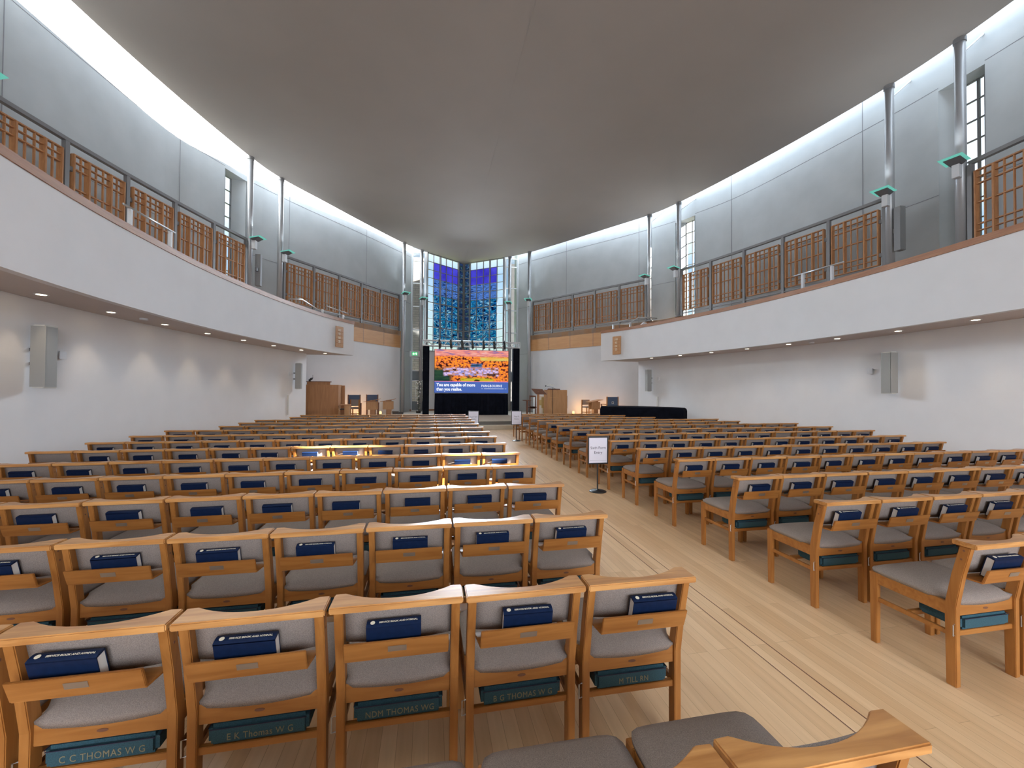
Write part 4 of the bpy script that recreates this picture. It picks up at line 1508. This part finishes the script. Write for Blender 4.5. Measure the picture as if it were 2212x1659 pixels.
for k, x in enumerate((-1.66, -1.10, -0.54, -0.02, 0.55, 1.10, 1.62)):
    sl = thing('stage_light', 'black stage light clamped to the silver truss, %s from the left' % ORD[k], 'lamp', (x, 20.96, 3.86), 0, 'stage lights on the truss')
    box('clamp', -0.03, 0.03, -0.02, 0.05, 0.15, 0.30, BLKM, sl)
    MB().tube([(-0.02, -0.02, 0.24), (0.0, -0.10, 0.06), (0.02, -0.06, -0.14)], [0.055, 0.07, 0.06], 12).build('lamp_can', BLKM, sl, smooth=False)
    MB().tube([(0.0, 0.05, -0.02), (0.0, 0.05, -0.19)], 0.018, 6).build('hanger', BLKM, sl)
t = thing('exit_sign', 'green lit running-man exit sign left of the stage tower', 'sign', (-3.0, 24.85, 3.55))
box('case', -0.30, 0.28, -0.02, 0.08, 0.0, 0.33, WHITEM, t, 0.01)
box('lit_face', -0.17, 0.15, -0.026, -0.021, 0.07, 0.27, EXIT, t)
pc = MB()
pc.box(-0.13, -0.05, -0.030, -0.027, 0.11, 0.23)
pc.box(0.05, 0.11, -0.030, -0.027, 0.10, 0.24)
pc.prism([(-0.02, 0.11), (0.0, 0.11), (0.02, 0.16), (0.035, 0.22), (0.01, 0.235), (-0.02, 0.20)], -0.030, -0.027, 'Y')
pc.build('pictogram', EXITW, t)

# ------------------------------------------------------------------ stage furniture
def P3(m, pts, z0, z1):
    return m.prism(pts, z0, z1)


t = thing('organ_console', 'large plain oak organ console at the left edge of the stage', 'organ', (0, 0, 0))
MB().prism([(-7.15, 17.9), (-6.10, 17.9), (-5.86, 18.25), (-5.86, 18.9), (-7.0, 18.95)], ZS, 1.79).build('body', DESKW, t)
MB().prism([(-7.0, 17.95), (-6.25, 17.95), (-6.15, 18.1), (-6.3, 18.7), (-7.0, 18.7)], 1.79, 1.90).build('top_box', DESKW, t, bevel=0.01)
box('rear_panel', -6.0, -5.74, 18.9, 19.0, ZS, 1.77, DESKW, t)
MB().prism([(-7.05, 17.93), (-6.2, 17.93), (-6.1, 18.1), (-6.25, 18.75), (-7.05, 18.75)], 1.90, 1.925).build('lid', DARKW, t)
t = thing('desk_lamp', 'small black lamp on top of the organ console', 'lamp', (-6.85, 18.1, 1.927))
MB().tube([(-0.10, 0, 0.01), (0.02, 0, 0.10), (0.03, 0, 0.16)], 0.02, 8).build('arm', BLKM, t)
MB().tube([(-0.12, 0, 0.03), (0.0, 0, 0.12)], [0.03, 0.045], 10).build('shade', BLKM, t)
MB().tube([(0.03, 0, 0.12), (0.03, 0, 0.26)], 0.006, 6).build('aerial', BLKM, t)
MB().lathe([(0.05, 0), (0.05, 0.015)], 16, (-0.08, 0, 0)).build('base', BLKM, t)


def armchair(label, x, y, rz, w_=0.56, hb=1.02, emblem=False):
    t = thing('armchair', label, 'chair', (x, y, ZS), rz, 'blue armchairs on the stage')
    h = w_ / 2
    for a, b in ((-h, 0.0), (h - 0.05, 0.0), (-h, 0.48), (h - 0.05, 0.48)):
        back = b < 0.1
        # local +Y is the front
        MB().box(a, a + 0.05, b, b + 0.05, 0, hb if back else 0.62).build('leg', DARKW if not emblem else DESKW, t)
    box('seat', -h + 0.05, h - 0.05, 0.05, 0.50, 0.38, 0.46, BLUEF, t, 0.02)
    box('backrest', -h + 0.05, h - 0.05, 0.0, 0.05, 0.50, hb - 0.01, BLUEF, t, 0.01)
    for a in (-h - 0.01, h - 0.06):
        box('armrest', a, a + 0.07, 0.02, 0.55, 0.62, 0.65, DARKW, t, 0.01)
    if emblem:
        e = MB()
        e.box(-0.055, 0.055, -0.004, 0.002, 0.66, 0.77)
        e.build('badge', CLOTH, t)
        box('badge_centre', -0.035, 0.035, -0.006, -0.003, 0.68, 0.75, INK, t)
    return t


armchair('blue-backed oak armchair just right of the organ console', -5.55, 20.1, PI + 0.25)
armchair('blue-backed oak armchair behind the left reading desks', -4.85, 20.85, PI + 0.2)
armchair('blue-backed oak armchair with white badge on its back, beside black piano cover', 6.42, 18.3, 0.15, 0.66, 1.0, True)


def side_chair(label, x, y, rz, grp='grey side chairs on the stage', fab=None):
    t = thing('side_chair', label, 'chair', (x, y, ZS), rz, grp)
    for a, b in ((-0.24, 0.0), (0.20, 0.0), (-0.24, 0.42), (0.20, 0.42)):
        MB().box(a, a + 0.04, b, b + 0.04, 0, 0.82 if b < 0.1 else 0.44).build('leg', OAKV, t)
    box('seat', -0.22, 0.22, 0.02, 0.48, 0.42, 0.48, FAB, t, 0.015)
    box('backrest', -0.20, 0.20, 0.0, 0.035, 0.56, 0.82, FAB, t, 0.008)
    st2 = MB()
    st2.box(-0.2, 0.2, 0.22, 0.24, 0.18, 0.21)
    for a in (-0.23, 0.21):
        st2.box(a, a + 0.02, 0.04, 0.42, 0.18, 0.21)
    st2.build('stretcher', OAK, t)
    return t


side_chair('grey side chair in front of the left blue armchair', -5.38, 19.40, PI - 0.5)
side_chair('grey side chair left of the right reading desk', 5.70, 20.0, -2.9)

t = thing('side_table', 'low oak side table against the organ console', 'table', (-5.60, 18.35, ZS))
box('top', -0.20, 0.20, -0.22, 0.22, 0.60, 0.63, DESKW, t, 0.004)
box('leg', 0.0, 0.18, -0.2, 0.18, 0, 0.60, DESKL, t)
box('shelf', -0.19, 0.0, -0.18, 0.18, 0.42, 0.46, BLKM, t)


def reading_desk(label, x, y, rz):
    t = thing('reading_desk', label, 'desk', (x, y, ZS), rz, 'oak reading desks on the stage')
    MB().prism([(-0.32, 0.70), (0.34, 0.83), (0.34, 0.85), (-0.32, 0.72)], -0.36, 0.30, 'Y').build('sloping_top', DESKW, t)
    box('apron', -0.20, 0.24, -0.22, -0.18, 0.36, 0.73, DESKL, t, 0.01)
    box('apron', -0.20, 0.24, 0.16, 0.20, 0.36, 0.73, DESKL, t, 0.01)
    box('pedestal', -0.06, 0.16, -0.16, 0.14, 0.03, 0.78, DESKW, t)
    box('foot', -0.10, 0.20, -0.25, 0.25, 0, 0.04, DESKW, t)
    return t


reading_desk('oak reading desk left of the pair, near the blue armchairs', -4.68, 19.5, 0.0)
reading_desk('oak reading desk right of the pair, near the white glazed pier', -4.02, 19.8, 0.0)
t = reading_desk('oak reading desk in front of the badged blue armchair', 5.88, 19.3, 0.0)

lampn = 0
for x, y, z, lab in ((-5.42, 20.6, ZS, 'small glowing floor lamp behind the left grey chair'), (-4.50, 21.2, ZS, 'small glowing floor lamp between the left reading desks'),
                     (5.28, 20.6, ZS, 'small glowing floor uplight right of the altar'), (6.55, 19.35, ZS, 'small glowing floor uplight behind the black piano cover')):
    t = thing('floor_lamp', lab, 'lamp', (x, y, z), 0, 'floor lamps washing the stage walls')
    MB().lathe([(0.06, 0), (0.07, 0.02), (0.05, 0.06)], 16).build('base', BLKM, t)
    MB().lathe([(0.05, 0.06), (0.06, 0.12), (0.045, 0.20)], 16).build('glass_bowl', EMIL, t)
    pl = bpy.data.lights.new('lamp_light', 'POINT')
    pl.energy = 15
    pl.color = (1.0, 0.52, 0.20)
    pl.shadow_soft_size = 0.06
    po = bpy.data.objects.new('lamp_light', pl)
    COL.objects.link(po)
    po.location = (x, y, z + 0.28)

t = thing('equipment_case', 'flat black equipment case on the stage floor left of the pier', 'case', (-3.75, 22.2, ZS))
box('lower_box', -0.25, 0.28, -0.15, 0.15, 0, 0.09, BLKM, t, 0.01)
box('upper_box', -0.28, 0.05, -0.12, 0.12, 0.09, 0.14, BLKM, t, 0.01)

t = thing('flower_tree', 'tall slim dark foliage stand with white flowers by the left tower', 'plant', (-2.72, 22.9, ZS))
fl = MB()
fp = MB()
rr = random.Random(3)
for i in range(240):
    h = rr.random() ** 0.8 * 1.7
    rad = (0.10 + 0.05 * math.sin(h * 6)) * (1 if h < 1.2 else 1.25)
    a = rr.random() * 2 * PI
    p = Vector((rad * math.cos(a) * rr.random() ** .5, rad * math.sin(a), h + 0.1))
    d = Vector((math.cos(a), math.sin(a), rr.uniform(-.6, .6))) * 0.05
    q = Vector((-math.sin(a), math.cos(a), 0)) * 0.025
    fl.add([p - d * .3, p + d * .4 + q, p + d, p + d * .4 - q], [(0, 1, 2, 3)])
for i in range(16):
    h = rr.choice([rr.uniform(1.2, 1.75), rr.uniform(1.2, 1.75), rr.uniform(0.1, 1.2)])
    a = rr.random() * 2 * PI
    fp.lathe([(0.008, -0.03), (0.035, -0.01), (0.04, 0.01), (0.01, 0.035)], 8, (0.13 * math.cos(a), 0.13 * math.sin(a) - 0.03, h))
MB().tube([(0, 0, 0), (0.01, 0, 1.75)], 0.015, 6).build('stem', LEAF, t)
fl.build('foliage', LEAF, t)
fp.build('blossom', PETAL, t)
MB().lathe([(0.12, 0), (0.13, 0.12)], 16).build('pot', BLKM, t)

# right side of the stage
t = thing('music_lectern', 'dark oak lectern with tilted desk left of the oak pulpit', 'lectern', (2.78, 18.55, ZS))
MB().add([(-0.30, -0.02, 1.34), (0.24, -0.02, 1.32), (0.40, -0.20, 1.09), (-0.12, -0.20, 1.10), (-0.30, 0.01, 1.36), (0.24, 0.01, 1.34), (0.40, -0.17, 1.11), (-0.12, -0.17, 1.12)],
         [(0, 1, 2, 3), (4, 7, 6, 5), (0, 4, 5, 1), (1, 5, 6, 2), (2, 6, 7, 3), (3, 7, 4, 0)]).build('desk', DARKW, t)
box('post', -0.03, 0.06, -0.12, 0.0, 0.0, 1.22, DESKW, t)
box('foot', -0.25, 0.2, -0.2, 0.1, 0, 0.05, DARKW, t)
t = thing('oak_pulpit', 'square honey oak pulpit with sloped top on the right of the stage', 'pulpit', (3.89, 19.2, ZS))
box('body', -0.49, 0.49, -0.2, 0.45, 0, 1.31, DESKL, t, 0.004)
box('cross_bar', -0.40, 0.06, -0.208, -0.199, 0.93, 0.955, PANW, t)
MB().prism([(-0.52, 1.31), (0.12, 1.31), (0.12, 1.36), (-0.46, 1.375)], -0.24, 0.3, 'Y').build('book_rest', DARKW, t)
t = thing('microphone_stand', 'thin black microphone stand in front of the oak pulpit', 'microphone stand', (3.62, 18.85, ZS))
MB().tube([(0, 0, 0.02), (0, 0, 1.40)], 0.012, 8).build('pole', BLKM, t)
MB().tube([(-0.36, 0, 1.50), (0.12, 0, 1.38)], 0.008, 6).build('boom', BLKM, t)
MB().lathe([(0.025, -0.04), (0.025, 0.02)], 10, (-0.36, 0, 1.50)).build('microphone', BLKM, t)
MB().lathe([(0.14, 0), (0.13, 0.02)], 20).build('base', BLKM, t)
t = thing('model_ornament', 'small brass ornament bar above the oak pulpit', 'ornament', (3.72, 19.55, ZS + 1.312))
MB().tube([(0, 0, 0), (0, 0, 0.24)], 0.008, 6).build('stem', STEEL, t)
MB().prism([(-0.17, 0.22), (0.17, 0.22), (0.15, 0.25), (0.04, 0.245), (0.0, 0.265), (-0.05, 0.24), (-0.15, 0.25)], -0.01, 0.01, 'Y').build('bar', GILT, t)
t = thing('altar', 'white draped altar with gold stepped cross panel behind the pulpit', 'altar', (3.75, 20.35, ZS))
box('cloth', -0.52, 0.75, 0, 0.7, 0, 1.02, CLOTH, t, 0.01)
cr = MB()
cr.prism([(-0.42, 0.52), (-0.42, 0.80), (-0.28, 0.80), (-0.28, 0.93), (-0.05, 0.93), (0.3, 0.93), (0.3, 0.1), (-0.18, 0.1), (-0.18, 0.38), (-0.28, 0.38), (-0.28, 0.52)], -0.006, 0.0, 'Y')
cr.build('gold_panel', GOLDC, t)
t = thing('altar_chair', 'dark oak open-backed chair left of the altar', 'chair', (2.95, 20.1, ZS))
for a in (-0.16, 0.12):
    box('leg', a, a + 0.05, 0, 0.05, 0, 1.02, DARKW, t)
box('top_slat', -0.11, 0.12, 0, 0.04, 0.94, 1.02, DARKW, t)
box('mid_slat', -0.11, 0.12, 0, 0.04, 0.36, 0.46, DARKW, t)
box('seat', -0.18, 0.2, 0.0, 0.45, 0.40, 0.46, DARKW, t)
t = thing('kneeling_stool', 'dark wooden stool with flat top left of the altar chair', 'stool', (2.55, 19.9, ZS))
box('top', -0.14, 0.22, -0.2, 0.15, 0.76, 0.80, DARKW, t)
box('pedestal', 0.02, 0.09, -0.1, 0.05, 0.04, 0.76, DARKW, t)
box('foot', -0.16, 0.2, -0.2, 0.15, 0, 0.05, DARKW, t)
t = thing('framed_screen', 'dark-framed square stand beside the oak pulpit', 'frame', (5.15, 21.2, 0.0))
f_ = MB()
f_.box(-0.28, 0.0, 0, 0.04, 0.66, 0.74).box(-0.28, 0.0, 0, 0.04, 1.24, 1.34).box(-0.1, 0.0, 0, 0.04, 0.66, 1.34).box(-0.28, -0.2, 0, 0.04, 0.66, 1.34)
f_.build('frame', DARKW, t)
box('back_panel', -0.22, -0.08, 0.01, 0.03, 0.70, 1.28, SPKB, t)
for a in (-0.26, -0.05):
    box('leg', a, a + 0.04, 0, 0.04, ZS, 0.68, DARKW, t)

# covered grand piano
pts = [(4.02, 14.25), (4.35, 13.95), (5.4, 13.35), (6.42, 12.72), (6.78, 13.05), (6.72, 13.75), (6.0, 14.6), (5.1, 15.25), (4.4, 15.1)]
pm = MB()
n = len(pts)
cx, cy = sum(p[0] for p in pts) / n, sum(p[1] for p in pts) / n
rings = [(1.02, 0.01), (1.0, 0.5), (1.0, 0.93), (0.985, 1.01), (0.95, 1.04)]
dense = []
for a, b in zip(pts, pts[1:] + pts[:1]):
    for k in range(8):
        dense.append((a[0] + (b[0] - a[0]) * k / 8, a[1] + (b[1] - a[1]) * k / 8))
nd = len(dense)
for sc_, z in rings:
    for i, (x, y) in enumerate(dense):
        wv = 1 + (0.008 * math.sin(i * 1.7) if z < 0.6 else 0)
        pm.v.append((cx + (x - cx) * sc_ * wv, cy + (y - cy) * sc_ * wv, z))
for r_ in range(len(rings) - 1):
    for i in range(nd):
        pm.f.append((r_ * nd + i, r_ * nd + (i + 1) % nd, (r_ + 1) * nd + (i + 1) % nd, (r_ + 1) * nd + i))
pm.f.append(tuple(range(nd - 1, -1, -1)))
pm.f.append(tuple((len(rings) - 1) * nd + i for i in range(nd)))
tag(pm.build('covered_piano', BLACK), 'grand piano under a black cloth cover by the right wall', 'piano')

# small fittings on the walls
for lab, x0, x1, y0, y1, z0, z1 in (
        ('slim white wall strip low on the left wall near the organ console', -6.80, -6.74, 14.9, 14.98, 0.75, 1.40),
        ('slim white wall strip low on the right wall above the black piano cover', 6.74, 6.80, 14.9, 14.98, 0.75, 1.40),
        ('slim white strip on the grey concrete pier left of the tower', -3.47, -3.41, 25.13, 25.19, 1.05, 1.60),
        ('slim white strip on the grey concrete pier right of the tower', 3.41, 3.47, 25.13, 25.19, 1.05, 1.60)):
    tag(box('wall_strip', x0, x1, y0, y1, z0, z1, SPKB, None, 0.004), lab, 'wall fitting', 'slim wall strips')
for s in (-1, 1):
    e = s * 6.52
    struct(box('trim_corner_' + SN[s], min(e, e + s * 0.04), max(e, e + s * 0.04), 16.0, 16.03, 0.3, 1.0, DOORG), 'grey guard on the %s wall end' % SN[s])
    struct(box('baseboard_' + SN[s], min(s * 3.2, s * 3.75), max(s * 3.2, s * 3.75), 25.17, 25.2, ZS, ZS + 0.10, TRIMW), 'brown skirting on the %s pier' % SN[s])
struct(MB().ribbon([(-2.36, 25.23), (0, 27.03), (2.36, 25.23)], [(-2.36, 25.25), (0, 27.05), (2.36, 25.25)], ZS, ZS + 0.1).build('baseboard_end', TRIMW), 'brown skirting under the stained window')

# unseen tree added outside the right wall to shade the second slit window
t = thing('shading_tree', 'tall dark evergreen tree standing outside beyond the right slit windows', 'tree', (14.5, 5.95, -0.3))
MB().tube([(0, 0, 0), (0.05, 0, 3.0), (0, 0, 7.0)], [0.22, 0.17, 0.08], 10).build('trunk', DARKW, t)
cw = MB()
nr, ns = 26, 22
rt = random.Random(11)
for i in range(nr + 1):
    v = i / nr
    rad = 1.45 * math.sin(PI * min(1.0, v * 1.02 + 0.02)) ** 0.6 * (1 - 0.25 * v)
    for k in range(ns):
        a = 2 * PI * k / ns
        r_ = rad * rt.uniform(0.82, 1.12)
        cw.v.append((r_ * math.cos(a), r_ * math.sin(a), 3.0 + 10.8 * v + rt.uniform(-0.12, 0.12)))
for i in range(nr):
    for k in range(ns):
        cw.f.append((i * ns + k, i * ns + (k + 1) % ns, (i + 1) * ns + (k + 1) % ns, (i + 1) * ns + k))
cw.build('crown', LEAF, t)
